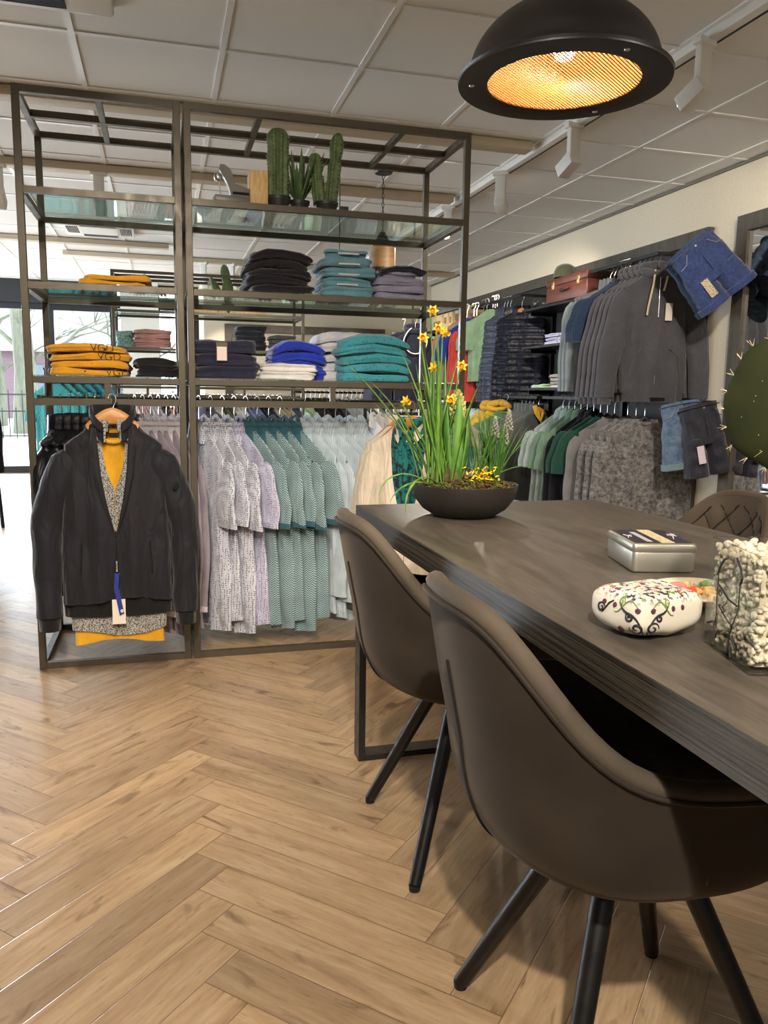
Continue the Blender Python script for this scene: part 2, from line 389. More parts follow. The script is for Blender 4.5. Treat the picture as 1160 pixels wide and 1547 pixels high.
# ------------------------------------------------------------------ ceiling fixtures
M_BAND = plain('warm_white_profile', srgb(196, 182, 158), .5)
def band(x0, x1, y, label, w=.075):
    o = MB().rbox((x0-x1)/2, (x1-x0)/2, -w/2-.03, w/2, -.045, 0, .004).build('lighting_channel', M_BAND, loc=((x0+x1)/2, y, ZC-.006))
    tag(o, label, 'lighting track', 'flat channels across the ceiling')
band(-4.1, 2.03, 4.36, 'long beige ceiling channel, nearest, just beyond the front rack top')
band(-4.1, 2.03, 5.62, 'long beige ceiling channel, second from the front rack')
band(-4.1, .09, 8.28, 'beige ceiling channel ending above the background rack, before the cassette vent')
band(-.95, 3.3, 9.0, 'beige ceiling channel farthest back, near the cream back wall')
tr = MB().rbox(-.03, .03, -5.1, 5.1, -.035, 0, .004).build('lighting_track', M_WHITEP, loc=(2.10, 4.7, ZC-.006))
MBslot = MB().box(.012, .022, -5.05, 5.05, -.037, -.034).build('slot', M_BLACKM, tr, smooth=False)
tag(tr, 'long white spotlight track running along the ceiling by the right wall', 'lighting track')
tr2 = MB().rbox(-.03, .03, -2.7, 2.7, -.035, 0, .004).build('lighting_track', M_WHITEP, loc=(-.2, .15, ZC-.006))
tag(tr2, 'white spotlight track on the ceiling above the open floor on the left', 'lighting track')

def spot_head(x, y, aim, power, label, z=ZC-.04, lit=True, size=60, blend=.5, col=(1, .80, .58), r=.035):
    e = empty('track_spotlight', (x, y, z), label=label, cat='spotlight', group='white track spotlights')
    d = (Vector(aim)-Vector((x, y, z-.17))); a = atan2(d.x, -d.y) if False else atan2(d.y, d.x); el = atan2(d.z, Vector((d.x, d.y)).length)
    MB().rbox(-.022, .022, -.05, .05, -.02, .005, .004, RZ(a)).build('adapter', M_WHITEP, e)
    MB().rbox(-.016, .016, -.032, .032, -.17, -.02, .004, RZ(a)).build('arm', M_WHITEP, e)
    Mh = T(0, 0, -.17) @ RZ(a) @ RY(-el)
    MB().rbox(-.06, .06, -.034, .034, -.034, .034, .006, Mh @ T(.04, 0, 0)).build('lamp_head', M_WHITEP, e)
    q = MB(); n = 20; q.add([Mh @ Vector((.1015, .027*cos(2*pi*j/n), .027*sin(2*pi*j/n))) for j in range(n)], [tuple(range(n))])
    q.build('lens', M_SPOTLENS if lit else M_WHITEP, e, smooth=False)
    if power:
        L = bpy.data.lights.new('spot_beam', 'SPOT'); L.energy = power; L.spot_size = R_(size); L.spot_blend = blend; L.color = col; L.shadow_soft_size = r
        o = bpy.data.objects.new('spot_beam', L); COL.objects.link(o)
        p = Vector((x, y, z)) + (Mh @ Vector((.115, 0, 0))); o.location = p
        o.rotation_euler = (Vector(aim)-p).to_track_quat('-Z', 'Y').to_euler()
# ------------------------------------------------------------------ steel and glass racks
def rack(x0, x1, yf, label, dp=.57, H=2.185, zs=(1.84, 1.502, 1.154), zr=1.068, bars=(.5,), stub=True, arm=None, group=None, glass_on=True):
    w = x1-x0; b = .026
    e = empty('display_rack', ((x0+x1)/2, yf+dp/2, 0), label=label, cat='rack', group=group)
    hx = w/2; hy = dp/2
    for sx in (-1, 1):
        for sy in (-1, 1):
            X = sx*(hx-b/2); Y = sy*(hy-b/2)
            MB().rbox(X-b/2, X+b/2, Y-b/2, Y+b/2, 0, H, .002).build('post', M_FRAME, e, smooth=False)
    m = MB()
    for Y in (-hy+b/2, hy-b/2, 0): m.box(-hx+b, hx-b, Y-b/2+.001, Y+b/2-.001, H-b, H)
    for X in (-hx+b/2, hx-b/2): m.box(X-b/2+.001, X+b/2-.001, -hy+b, hy-b, H-b, H)
    m.build('top_frame', M_FRAME, e, smooth=False)
    for f in bars:
        X = -hx+w*f; MB().box(X-.011, X+.011, -hy+b, hy-b, H-b+.001, H-.002).build('top_bar', M_FRAME, e, smooth=False)
    m = MB()
    for Y in (-hy+b/2, hy-b/2): m.box(-hx+b, hx-b, Y-b/2+.001, Y+b/2-.001, 0, b)
    for X in (-hx+b/2, hx-b/2): m.box(X-b/2+.001, X+b/2-.001, -hy+b, hy-b, 0, b)
    m.build('base_frame', M_FRAME, e, smooth=False)
    for z in zs:
        m = MB()
        for Y in (-hy+b/2, hy-b/2): m.box(-hx+b, hx-b, Y-b/2+.001, Y+b/2-.001, z-b, z-.003)
        for X in (-hx+b/2, hx-b/2): m.box(X-b/2+.001, X+b/2-.001, -hy+b, hy-b, z-b, z-.003)
        s = m.build('shelf_frame', M_FRAME, e, smooth=False)
        if glass_on: MB().box(-hx+.018, hx-.018, -hy+.014, hy-.014, z-.004, z+.002).build('glass_shelf', M_PANE, s, smooth=False)
    m = MB(); m.box(-hx+b, hx-b, -hy, -hy+.022, zr-b, zr)
    if stub: m.box(-.011, .011, -hy+.002, -hy+.02, zr, zs[-1]-b)
    m.build('front_beam', M_FRAME, e, smooth=False)
    m = MB(); m.tube([(-hx+.01, -.02, zr-.004), (hx-.01, -.02, zr-.004)], .011, 10)
    m.box(-hx+.013, -hx+.026, -.10, .06, zr-.02, zr+.012); m.box(hx-.026, hx-.013, -.10, .06, zr-.02, zr+.012)
    m.build('hanging_rail', M_FRAME, e)
    if arm:
        for ax in arm:
            MB().tube([(ax, -hy+.0, zr-.012), (ax, -hy-.20, zr-.012), (ax, -hy-.205, zr+.006)], .006, 8).build('face_out_arm', M_FRAME, e)
    return e
RY0 = 3.27
rack(-.499, .088, RY0, 'narrow bronze steel rack with glass shelves, left half of the front pair', arm=(.03,))
rack(.100, 1.266, RY0, 'wide bronze steel rack with glass shelves, right half of the front pair', bars=(.25, .75), arm=(.252,))
BY = 7.75
rack(-.430, .160, BY, 'narrow steel shelf rack far behind the mustard polos, near the white pillar')
rack(.175, 1.335, BY, 'wide steel shelf rack far behind the folded navy stack, before the cream back wall', bars=(.25, .75))

# ------------------------------------------------------------------ dining table
TZ, TH = .775, .055
TX0, TX1, TY0, TY1 = .546, 1.335, -.15, 2.27
M_TOP = wood('charred_oak_top', srgb(66, 60, 53), srgb(98, 90, 80), (10, 1.1, 10), .42, .2, sc=2.2)
M_EDGE = wood('ridged_oak_edge', srgb(38, 34, 29), srgb(80, 73, 62), (.8, .8, 34), .55, .6, sc=3.)
tb = empty('dining_table', ((TX0+TX1)/2, (TY0+TY1)/2, 0), label='long dark oak table with thick ridged edge, beside the two grey chairs', cat='table')
hx, hy = (TX1-TX0)/2, (TY1-TY0)/2
MB().box(-hx+.002, hx-.002, -hy+.002, hy-.002, TZ-TH+.002, TZ-.001).build('table_core', M_EDGE, tb, smooth=False)
MB().box(-hx, hx, -hy, hy, TZ-.0025, TZ).build('table_top', M_TOP, tb, smooth=False)
m = MB()
for k in range(19):
    z = TZ-TH+.0005+k*.0028; o = rnd.uniform(.0022, .0034)
    m.box(-hx-o+.002, hx+o-.002, -hy-o+.002, hy+o-.002, z, z+.0028)
m.build('ridged_edge', M_EDGE, tb, smooth=False)
M_LEG = metal('black_coated_steel', srgb(40, 37, 34), .42, .25)
for Y0, nm in ((hy-.075, 'leg_frame'), (-hy+.02, 'leg_frame')):
    m = MB(); a, b_ = .018, .058
    m.rbox(-hx-.003, -hx+a, Y0, Y0+b_, 0, TZ-TH, .002); m.rbox(hx-a, hx+.003, Y0, Y0+b_, 0, TZ-TH, .002)
    m.box(-hx+a, hx-a, Y0+.0005, Y0+b_-.0005, 0, a); m.box(-hx+a, hx-a, Y0+.0005, Y0+b_-.0005, TZ-TH-a, TZ-TH-.0005)
    m.build(nm, M_LEG, tb, smooth=False)

# ------------------------------------------------------------------ bucket chairs
t = NT('taupe_velvet'); tc = t.n('ShaderNodeTexCoord'); n1 = t.n('ShaderNodeTexNoise', {'Vector': (tc, 3), 'Scale': 7., 'Detail': 4.})
n2 = t.n('ShaderNodeTexNoise', {'Vector': (tc, 3), 'Scale': 300., 'Detail': 2.})
r = t.ramp((n1, 0), [(.3, srgb(43, 37, 31)), (.7, srgb(55, 48, 41))]); p = t.bsdf(Base_Color=(r, 0), Roughness=.8)
p.inputs['Sheen Weight'].default_value = .25; p.inputs['Sheen Roughness'].default_value = .35; p.inputs['Sheen Tint'].default_value = srgb(190, 170, 145)
p.inputs['Specular IOR Level'].default_value = .2; t.bump((n2, 0), .15, .001, p); M_VELVET = t.m
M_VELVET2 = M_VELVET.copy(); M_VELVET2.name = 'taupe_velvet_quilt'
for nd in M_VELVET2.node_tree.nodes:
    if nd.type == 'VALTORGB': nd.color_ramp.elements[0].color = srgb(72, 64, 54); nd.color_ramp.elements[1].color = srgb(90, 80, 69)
M_SEAM = plain('dark_seam', srgb(22, 18, 15), .9)

def sstep(a, b, x):
    t_ = max(0, min(1, (x-a)/(b-a))); return t_*t_*(3-2*t_)
def chair_rim_raw(th):
    """rim height at angle th from the back (0 back, pi front)"""
    a = min(360-abs(th)*180/pi, abs(th)*180/pi)
    K = [(0, .818), (18, .816), (30, .798), (40, .755), (50, .692), (62, .632), (78, .600), (100, .588), (118, .575), (134, .525), (150, .482), (180, .475)]
    for (a0, h0), (a1, h1) in zip(K, K[1:]):
        if a <= a1: return h0+(h1-h0)*(a-a0)/(a1-a0)
    return .475
def chair_rim(th):
    return sum(chair_rim_raw(abs(th)+R_(d))*w for d, w in ((-12, .1), (-8, .15), (-4, .16), (0, .18), (4, .16), (8, .15), (12, .1)))
def chair_pt(th, t_, ins=0., floor_z=.395):
    H = chair_rim(th); prof = [(0, 0), (0, .42), (.035, .60), (.12, .775), (.3, .885), (.6, .945), (1, 1)]
    k = t_*(len(prof)-1); i = min(int(k), len(prof)-2); f = k-i
    # smooth interpolation
    def cr(a, b, c, d, f): return .5*((2*b)+(-a+c)*f+(2*a-5*b+4*c-d)*f*f+(-a+3*b-3*c+d)*f**3)
    g = lambda q, ax: prof[max(0, min(len(prof)-1, q))][ax]
    zf = max(0, cr(g(i-1, 0), g(i, 0), g(i+1, 0), g(i+2, 0), f)); rf = max(0, cr(g(i-1, 1), g(i, 1), g(i+1, 1), g(i+2, 1), f))
    c_, s_ = cos(th), sin(th); e = .80
    A = (.315 if c_ > 0 else .255); B = .255
    X = -A*math.copysign(abs(c_)**e, c_); Y = B*math.copysign(abs(s_)**e, s_)
    z = floor_z+(H-floor_z)*zf
    lean = -.02*max(0, (z-.6)/.23) if c_ > 0 else 0
    k2 = rf*(1-ins*1.0)
    nar = 1-.12*sstep(.62, .83, z)
    return Vector((X*k2+lean*max(0, c_), Y*k2*nar, z))
def chair(loc, rz, label):
    e = empty('dining_chair', loc, rz, label=label, cat='chair', group='grey velvet bucket chairs')
    NU = 88
    sh = MB().grid(lambda u, v: chair_pt((u*2-1)*pi, v), NU, 40, wu=True).build('shell', M_VELVET, e, ang=80)
    def inner(u, v):
        th = (u*2-1)*pi; H = chair_rim(th)
        p = chair_pt(th, .10+.90*v, .075); o = chair_pt(th, 1)
        z = .47+(H-.47)*max(0, (p.z-.395)/(H-.395)) if H > .48 else .47+.005*v
        if v > .93: z = z+.004
        a = (th*.27)/.095; b_ = (z-.47)/.095+(v*1.2 if H < .5 else 0)
        q = min(abs(((a+b_) % 1)-.5), abs(((a-b_) % 1)-.5))
        d = .011*min(1, q*5)**.7
        if v > .94 or z < .49: d = .006
        n = Vector((p.x, p.y, 0)); n = n.normalized() if n.length > .01 else Vector((0, 0, 0))
        return (p.x-n.x*d, p.y-n.y*d, z+(.004 if v < .3 else 0))
    MB().grid(inner, 176, 60, wu=True).build('quilted_cushion', M_VELVET2, e, ang=80)
    st = MB()  # dark lines along the quilt seams paint in the shade of the grooves
    for sg in (-1, 1):
        for k in range(-8, 12):
            run = []
            for i in range(40):
                z = .50+i*.008; th = sg*(k+.5-(z-.47)/.095)*.095/.27
                if abs(th) > 1.25 or z > chair_rim(th)-.018: continue
                lo, hi = 0., 1.
                for _ in range(18):
                    mid = (lo+hi)/2
                    if inner((th/pi+1)/2, mid)[2] < z: lo = mid
                    else: hi = mid
                p = Vector(inner((th/pi+1)/2, lo)); run.append(p-Vector((p.x, p.y, 0)).normalized()*.0055)
            if len(run) > 3: st.tube(run, .0018, 5)
    s_ = st.build('quilt_seam_shade', M_SEAM, e); s_['kind'] = 'stuff'
    rim = [chair_pt((i/96*2-1)*pi, 1)*1.0 for i in range(96)]
    inn = [Vector(inner(i/96, 1)) for i in range(96)]
    MB().tube([(a+b_)/2+Vector((0, 0, .002)) for a, b_ in zip(rim, inn)], .0155, 10, closed=True, ry=.0155).build('padded_rim', M_VELVET2, e)
    MB().tube([a+Vector((a.x, a.y, 0)).normalized()*.003+Vector((0, 0, -.004)) for a in rim], .0035, 6, closed=True).build('piping', M_VELVET, e)
    pts = [chair_pt(R_(-2), v)+Vector((-.0015, 0, 0)) for v in [ .30+.6*i/24 for i in range(25)]]
    MB().tube(pts, .0022, 6).build('back_seam', M_SEAM, e)
    MB().lathe([(0, .385), (.09, .385), (.10, .395), (.10, .41), (0, .41)], 24).build('mount_plate', M_BLACKM, e)
    for sx in (-1, 1):
        for sy in (-1, 1):
            l = MB().tube([(sx*.055, sy*.05, .405), (sx*.2, sy*.2, .012)], [.019, .0145], 14, up=(1, 0, 0)).build('leg', M_BLACKM, e)
            MB().tube([(sx*.2005, sy*.2005, .012), (sx*.2008, sy*.2008, 0)], [.0135, .0125], 14).build('foot_cap', plain('black_rubber', srgb(14, 14, 14), .8), l)
    return e
chair((.718, 1.755, 0), 0, 'grey velvet bucket chair at the far left corner of the table, farther from the camera')
chair((.706, 1.045, 0), R_(-2), 'grey velvet bucket chair nearest the camera, its back and armrest filling the lower right')
chair((1.33, 1.93, 0), pi, 'grey quilted bucket chair across the table, only its back top showing')

# ------------------------------------------------------------------ black dome pendants
M_DOME = plain('matte_black_enamel', srgb(24, 22, 20), .42)
M_GOLD = plain('warm_reflector', srgb(236, 196, 150), .6)
M_BULB = emit('warm_bulb', (1, .74, .45, 1), 30)
def pendant(loc, R=.262, drop=.45, label='', power=7, grille=True):
    e = empty('pendant_lamp', loc, label=label, cat='lamp', group='black dome pendant lamps'); h = .175
    prof = [(R, 0), (R+.002, .006), (R*.93, .012)] + [(R*.90*cos(R_(a)), .014+h*sin(R_(a))) for a in range(6, 86, 6)] + [(.045, h+.012), (.045, h+.05), (.012, h+.06), (0, h+.06)]
    MB().lathe(prof, 64).build('dome', M_DOME, e, ang=50)
    MB().lathe([(R, 0), (R, -.004), (R*.735, -.004), (R*.72, -.001), (R*.72, .004), (R, .004)], 64).build('rim_ring', M_DOME, e)
    MB().lathe([(R*.85, .006)]+[(R*.86*cos(R_(a)), .010+(h-.008)*sin(R_(a))) for a in range(2, 90, 8)]+[(0, h)], 48).build('reflector', M_GOLD, e)
    for a in (40, 160, 280): MB().lathe([(0, -.007), (.006, -.006), (.007, -.004)], 10, (R*.87*cos(R_(a)), R*.87*sin(R_(a)), 0)).build('screw', M_CHROME, e)
    if grille:
        m = MB(); rr = R*.73; n = 46
        for k in range(-n//2, n//2+1):
            q = k*2*rr/n*1.0
            if abs(q) >= rr: continue
            hw = sqrt(rr*rr-q*q); c, s_ = cos(R_(38)), sin(R_(38)); w = .0011
            for ca, sa in ((c, s_), (-s_, c)):
                P = lambda a, b_, z: (a*ca-b_*sa, a*sa+b_*ca, z)
                m.add([P(-hw, q-w, .0005), P(hw, q-w, .0005), P(hw, q+w, .0005), P(-hw, q+w, .0005), P(-hw, q-w, .002), P(hw, q-w, .002), P(hw, q+w, .002), P(-hw, q+w, .002)],
                      [(3, 2, 1, 0), (4, 5, 6, 7), (0, 1, 5, 4), (2, 3, 7, 6)])
        m.build('wire_grille', plain('brass_mesh', srgb(150, 100, 52), .5, .3), e, smooth=False)
    MB().lathe([(0, .048), (.022, .056), (.031, .078), (.028, .10), (.015, .125), (.014, .15)], 20).build('bulb', M_BULB, e)
    MB().tube([(0, 0, h+.05), (0, 0, drop+h)], .004, 8).build('cord', M_BLACKM, e)
    MB().lathe([(0, drop+h), (.05, drop+h-.0), (.05, drop+h-.03), (0, drop+h-.03)], 24).build('canopy', M_DOME, e)
    if power:
        L = bpy.data.lights.new('bulb_light', 'POINT'); L.energy = power; L.color = (1, .66, .36); L.shadow_soft_size = .03
        o = bpy.data.objects.new('bulb_light', L); COL.objects.link(o); o.location = Vector(loc)+Vector((0, 0, .035))
pendant((.985, 1.925, 1.88), drop=2.52-1.88-.175-.006, label='big matte black dome pendant with glowing mesh underside, hanging over the table')
# far pendant with wooden neck
e = empty('pendant_lamp', (1.37, 5.05, 1.70), label='black pendant lamp with wooden neck on a chain, behind the folded green shirts', cat='lamp', group='black dome pendant lamps')
MB().lathe([(.20, 0), (.205, .004), (.19, .03), (.15, .09), (.10, .13), (.083, .15), (.083, .20)], 48).build('dome', M_DOME, e)
MB().lathe([(.084, .20), (.084, .325), (.06, .335)], 32).build('wooden_neck', wood('lamp_neck_wood', srgb(112, 82, 44), srgb(166, 128, 76), (1, 1, 8), .5), e)
MB().lathe([(.062, .335), (.05, .36), (.03, .40), (.02, .42), (0, .42)], 24).build('cap', M_DOME, e)
m = MB()
for k in range(14):
    z = .42+k*.028; a = (k % 2)*pi/2
    m.tube([(cos(a)*.007*cos(q), sin(a)*.007*cos(q), z+.017*sin(q)) for q in [2*pi*j/10 for j in range(10)]], .002, 5, closed=True)
m.build('chain', M_BLACKM, e)
MB().lathe([(0, .822), (.06, .822), (.06, .785), (.052, .775), (0, .775)], 28).build('canopy', M_DOME, e)
e = empty('hanging_lamp', (1.08, 5.0, 1.76), label='small black lamp with ring handle, left of the wooden necked pendant behind the green shirts', cat='lamp')
MB().lathe([(.10, 0), (.09, .06), (.045, .11), (.032, .15), (.022, .19), (.010, .22), (0, .22)], 28).build('shade', M_DOME, e)
MB().tube([(-.03-.022*cos(q), 0, .16+.026*sin(q)) for q in [2*pi*j/16 for j in range(16)]], .003, 6, closed=True).build('ring_handle', M_BLACKM, e)
MB().tube([(0, 0, .22), (0, 0, .755)], .003, 6).build('cord', M_BLACKM, e)

# ------------------------------------------------------------------ ceiling vents and discs
def cassette(loc, s, label):
    e = empty('ceiling_vent', loc, label=label, cat='air vent')
    MB().rbox(-s/2, s/2, -s/2, s/2, -.03, 0, .02).build('panel', M_WHITEP, e)
    MB().box(-s*.27, s*.27, -s*.27, s*.27, -.036, -.0301).build('centre_plate', plain('vent_plate', srgb(216, 212, 204), .5), e, smooth=False)
    dk = plain('vent_dark', srgb(52, 54, 58), .7)
    for k in range(4):
        m = MB()
        for j in range(7): m.box(-s*.25, s*.25, s*.30+j*.014, s*.30+j*.014+.008, -.034, -.0305)
        o = m.build('grille', dk, e, smooth=False); o.rotation_euler = (0, 0, k*pi/2)
cassette((-.50, 7.62, ZC-.006), .58, 'square white ceiling air vent with mesh slots beyond the front rack')
cassette((-.47, 3.05, ZC-.006), .66, 'white ceiling air unit cut by the top left edge of the frame')
o = MB().lathe([(0, -.012), (.075, -.012), (.09, 0), (0, 0)], 28).build('ceiling_speaker', M_WHITEP, loc=(.62, 6.9, ZC-.006)); tag(o, 'round white ceiling disc above the far end of the wide front rack', 'ceiling speaker')

# ------------------------------------------------------------------ spring bulb bowl
def leaf(mb, base, d, h, w, bend, n=9, tip=.15, fold=.35):
    """strap leaf: base point, lean direction, length, width, droop"""
    base = Vector(base); d = Vector(d); side = Vector((-d.y, d.x, 0))
    side = side.normalized() if side.length > 1e-4 else Vector((1, 0, 0)); pts = []
    fwd = Vector((d.x, d.y, 0)); fwd = fwd.normalized() if fwd.length > 1e-4 else Vector((0, 1, 0)); a0 = d.normalized().z
    ang = math.acos(max(-1, min(1, a0))); p = base.copy(); k0 = len(mb.v)
    for i in range(n+1):
        f = i/n; ww = w*(min(1, .55+f*2))*(1 if f < .6 else max(.04, 1-((f-.6)/.4)**1.6))
        nrm = (fwd*cos(ang)-Vector((0, 0, 1))*sin(ang))
        mb.v += [tuple(p-side*ww/2+nrm*ww*fold*.5), tuple(p-nrm*ww*fold*.3), tuple(p+side*ww/2+nrm*ww*fold*.5), tuple(p+nrm*ww*.10)]
        ang += bend/n*(.4+1.2*f); p = p+(fwd*sin(ang)+Vector((0, 0, 1))*cos(ang))*h/n
    for i in range(n):
        a = k0+i*4
        mb.f += [(a, a+1, a+5, a+4), (a+1, a+2, a+6, a+5), (a+2, a+3, a+7, a+6), (a+3, a, a+4, a+7)]
def leafmat(name, c1, c2):
    if name in _mc: return _mc[name]
    t = NT(name); tc = t.n('ShaderNodeTexCoord'); mp = t.n('ShaderNodeMapping', {0: (tc, 3)}); mp.inputs['Scale'].default_value = (60, 60, 4)
    nz = t.n('ShaderNodeTexNoise', {'Vector': (mp, 0), 'Scale': 1.5, 'Detail': 3.}); r = t.ramp((nz, 0), [(.3, c1), (.7, c2)])
    p = t.bsdf(Base_Color=(r, 0), Roughness=.45); p.inputs['Subsurface Weight'].default_value = .0
    _mc[name] = t.m; return t.m
M_LEAF = leafmat('bulb_leaf', srgb(58, 104, 34), srgb(120, 160, 62)); M_LEAFD = leafmat('bulb_leaf_dark', srgb(42, 88, 34), srgb(92, 138, 56))
PX, PY = .79, 2.02
bowl = empty('planter_bowl', (PX, PY, TZ), label='shallow black bowl of moss and spring bulbs on the dark table', cat='bowl')
MB().lathe([(0, 0), (.072, 0), (.085, .003), (.115, .022), (.138, .052), (.146, .085), (.1465, .089), (.142, .089), (.138, .076), (.13, .06), (0, .055)], 64).build('bowl', metal('black_clay', srgb(40, 36, 32), .55, .0), bowl)
rr = random.Random(4); m = MB()
for _ in range(1700):
    a = rr.random()*6.283; r0 = .138*sqrt(rr.random()); p = Vector((cos(a)*r0, sin(a)*r0, .078+.018*(1-(r0/.14)**2)+rr.random()*.008)); s_ = rr.uniform(.003, .009)
    d = Vector((rr.uniform(-1, 1), rr.uniform(-1, 1), rr.uniform(-.2, 1))).normalized(); q = d.cross(Vector((.3, .2, 1))).normalized()
    m.add([p-d*s_, p+q*s_*.6, p+d*s_, p-q*s_*.6, p+Vector((0, 0, s_*.5))], [(0, 1, 4), (1, 2, 4), (2, 3, 4), (3, 0, 4)])
m.lathe([(0, .094), (.08, .09), (.12, .082), (.14, .074)], 24)
t = NT('moss_and_bark'); tc = t.n('ShaderNodeTexCoord'); nz = t.n('ShaderNodeTexNoise', {'Vector': (tc, 3), 'Scale': 28., 'Detail': 5.})
r = t.ramp((nz, 0), [(.32, srgb(40, 40, 16)), (.46, srgb(92, 94, 34)), (.56, srgb(70, 44, 28)), (.7, srgb(124, 80, 50))]); t.bsdf(Base_Color=(r, 0), Roughness=.95)
mo = m.build('moss', t.m, bowl, smooth=False); mo['kind'] = 'stuff'
MB().tube([(-.07, -.015, .07), (-.075, -.01, .11), (-.05, .0, .135), (-.03, .0, .15)], [.03, .028, .018, .006], 8, ry=[.008]*4).build('bark_piece', wood('bark', srgb(52, 42, 28), srgb(92, 84, 50), (1, 1, 10), .9), bowl)
MB().tube([(-.028, .0, .075), (-.03, 0, .148)], [.022, .019], 12).build('bark_piece', wood('mossy_bark', srgb(60, 62, 26), srgb(106, 104, 50), (1, 1, 10), .9), bowl)
# the bulb plants are rooted in the bowl and move with it: parts
def plant_part(name, fn, mat):
    m = MB(); fn(m); return m.build(name, mat, bowl, ang=180)
def narc(m):
    q = random.Random(12)
    for _ in range(34):
        a = q.gauss(0, 1.2)+pi; b = (-.075+q.gauss(0, .02), q.gauss(0, .022), .085)
        l = q.uniform(.22, .40) if _ % 4 else q.uniform(.12, .2)
        leaf(m, b, (cos(a)*.30*q.random()+q.gauss(0, .08), q.gauss(0, .12), 1), l, q.uniform(.008, .013), q.uniform(.0, .45))
    leaf(m, (-.10, -.03, .09), (-.9, -.3, .35), .16, .011, 1.5); leaf(m, (-.11, -.02, .09), (-.8, -.1, .75), .20, .010, 2.6); leaf(m, (-.09, -.04, .09), (-.6, -.5, .6), .22, .010, 2.5)
    leaf(m, (-.05, 0, .2), (.45, -.1, .9), .20, .008, 1.9); leaf(m, (-.09, 0, .1), (-.6, 0, 1), .42, .012, .35); leaf(m, (-.09, .01, .1), (-.42, 0, 1), .33, .012, .5)
    leaf(m, (-.10, .01, .16), (-.75, 0, .75), .22, .007, .1)
plant_part('daffodil_leaves', narc, M_LEAF)
def tete(m):
    q = random.Random(5)
    for cx, cy, n, hh in ((.035, .0, 12, .17), (.085, .0, 26, .20), (.075, .03, 8, .20)):
        for _ in range(n):
            leaf(m, (cx+q.gauss(0, .013), cy+q.gauss(0, .018), .085), (q.gauss(0, .22), q.gauss(0, .2), 1), hh*q.uniform(.7, 1.12), q.uniform(.005, .009), q.uniform(-.1, .4))
    leaf(m, (.085, -.01, .11), (.85, 0, .5), .16, .006, 1.2); leaf(m, (.03, 0, .12), (.5, 0, .9), .15, .006, .2); leaf(m, (.0, 0, .12), (.7, 0, .6), .2, .006, -.1)
plant_part('muscari_leaves', tete, M_LEAFD)
def hyl(m):
    q = random.Random(8)
    for k in range(7):
        a = k*.9; leaf(m, (-.028+.008*cos(a), .0+.008*sin(a), .09), (cos(a)*.26, sin(a)*.26, 1), .20+.02*(k % 3), .030, -.30, fold=.5)
plant_part('hyacinth_leaves', hyl, leafmat('hyacinth_leaf', srgb(62, 118, 44), srgb(126, 168, 82)))
MB().tube([(-.028, 0, .1), (-.026, 0, .2), (-.026, 0, .25)], [.010, .008, .008], 8).build('hyacinth_stalk', M_LEAF, bowl)
m = MB()
for k in range(46):
    f = k/46; z = .24+f*.075; a = k*2.4; rr0 = .016*sin(pi*min(1, f*.85+.18))+.002
    c = Vector((-.026+cos(a)*rr0, sin(a)*rr0, z+.02)); d = Vector((cos(a)*.5, sin(a)*.5, .9)).normalized()
    m.tube([c-d*.006, c, c+d*.011], [.003, .0062, .002], 6)
m.build('hyacinth_bud', leafmat('hyacinth_bud', srgb(134, 140, 66), srgb(188, 186, 108)), bowl)
M_YEL = plain('daffodil_yellow', srgb(244, 200, 40), .5); M_YEL2 = plain('daffodil_trumpet', srgb(240, 172, 24), .5)
FLO = [(-.105, .545, 1), (-.130, .475, 1), (-.088, .50, 1), (-.070, .49, -1), (-.175, .31, -1), (-.02, .405, 1), (-.048, .315, 1), (-.10, .40, -1)]
for i, (fx, fz, s_) in enumerate(FLO):
    st = MB(); x0 = -.085+.01*(i % 3); st.tube([(x0, 0, .08), (x0*.6+fx*.4, -.004, .08+(fz-.08)*.5), (fx-.004, 0, fz-.012), (fx, -.006, fz)], [.003, .0026, .002, .0016], 6)
    f = st.build('daffodil_stem', M_LEAF, bowl)
    q = MB(); c = Vector((fx, -.008, fz)); ax = Vector((-.4*s_, -.85, .1*s_-.15)).normalized(); u = ax.cross(Vector((0, 0, 1))).normalized(); v = u.cross(ax)
    for k in range(6):
        a = k*pi/3+i; d = u*cos(a)+v*sin(a); w_ = ax.cross(d)
        q.add([c, c+d*.009+w_*.0045-ax*.001, c+d*.017-ax*.003, c+d*.009-w_*.0045-ax*.001, c+d*.009-ax*.002], [(0, 1, 4), (1, 2, 4), (2, 3, 4), (3, 0, 4)])
    q.build('petals', M_YEL, f, smooth=False)
    q = MB(); q.tube([c, c+ax*.010, c+ax*.015], [.004, .0048, .007], 10, cap=False); q.tube([c, c+ax*.006], [.004, .003], 8); q.build('trumpet', M_YEL2, f)
M_MUS = plain('muscari_grey', srgb(150, 146, 134), .7)
for i, (mx, mz) in enumerate(((.085, .235), (.125, .255), (.115, .215))):
    s_ = MB().tube([(.08, 0, .085), (mx-.004, 0, mz-.06), (mx, 0, mz+.02)], .0022, 6).build('muscari_stem', M_LEAFD, bowl)
    q = MB()
    for k in range(36):
        f = k/36; a = k*2.4; r0 = .011*(1-f)**.6; c = Vector((mx+cos(a)*r0, sin(a)*r0, mz-.02+f*.055)); q.lathe([(0, -.004), (.0035, -.001), (.003, .003), (0, .004)], 6, c)
    q.build('muscari_flower', M_MUS, s_)
m = MB(); q = random.Random(3)
for _ in range(90):
    c = Vector((.045+q.gauss(0, .022), -.03+q.gauss(0, .012), .10+abs(q.gauss(.012, .012)))); d = Vector((q.gauss(0, 1), q.gauss(0, 1), q.random())).normalized()*.008; w_ = d.cross(Vector((0, 0, 1)))*.6
    m.add([c-d, c+w_, c+d, c-w_, c+Vector((0, 0, .003))], [(0, 1, 4), (1, 2, 4), (2, 3, 4), (3, 0, 4)])
m.build('yellow_moss', M_YEL, bowl, smooth=False)

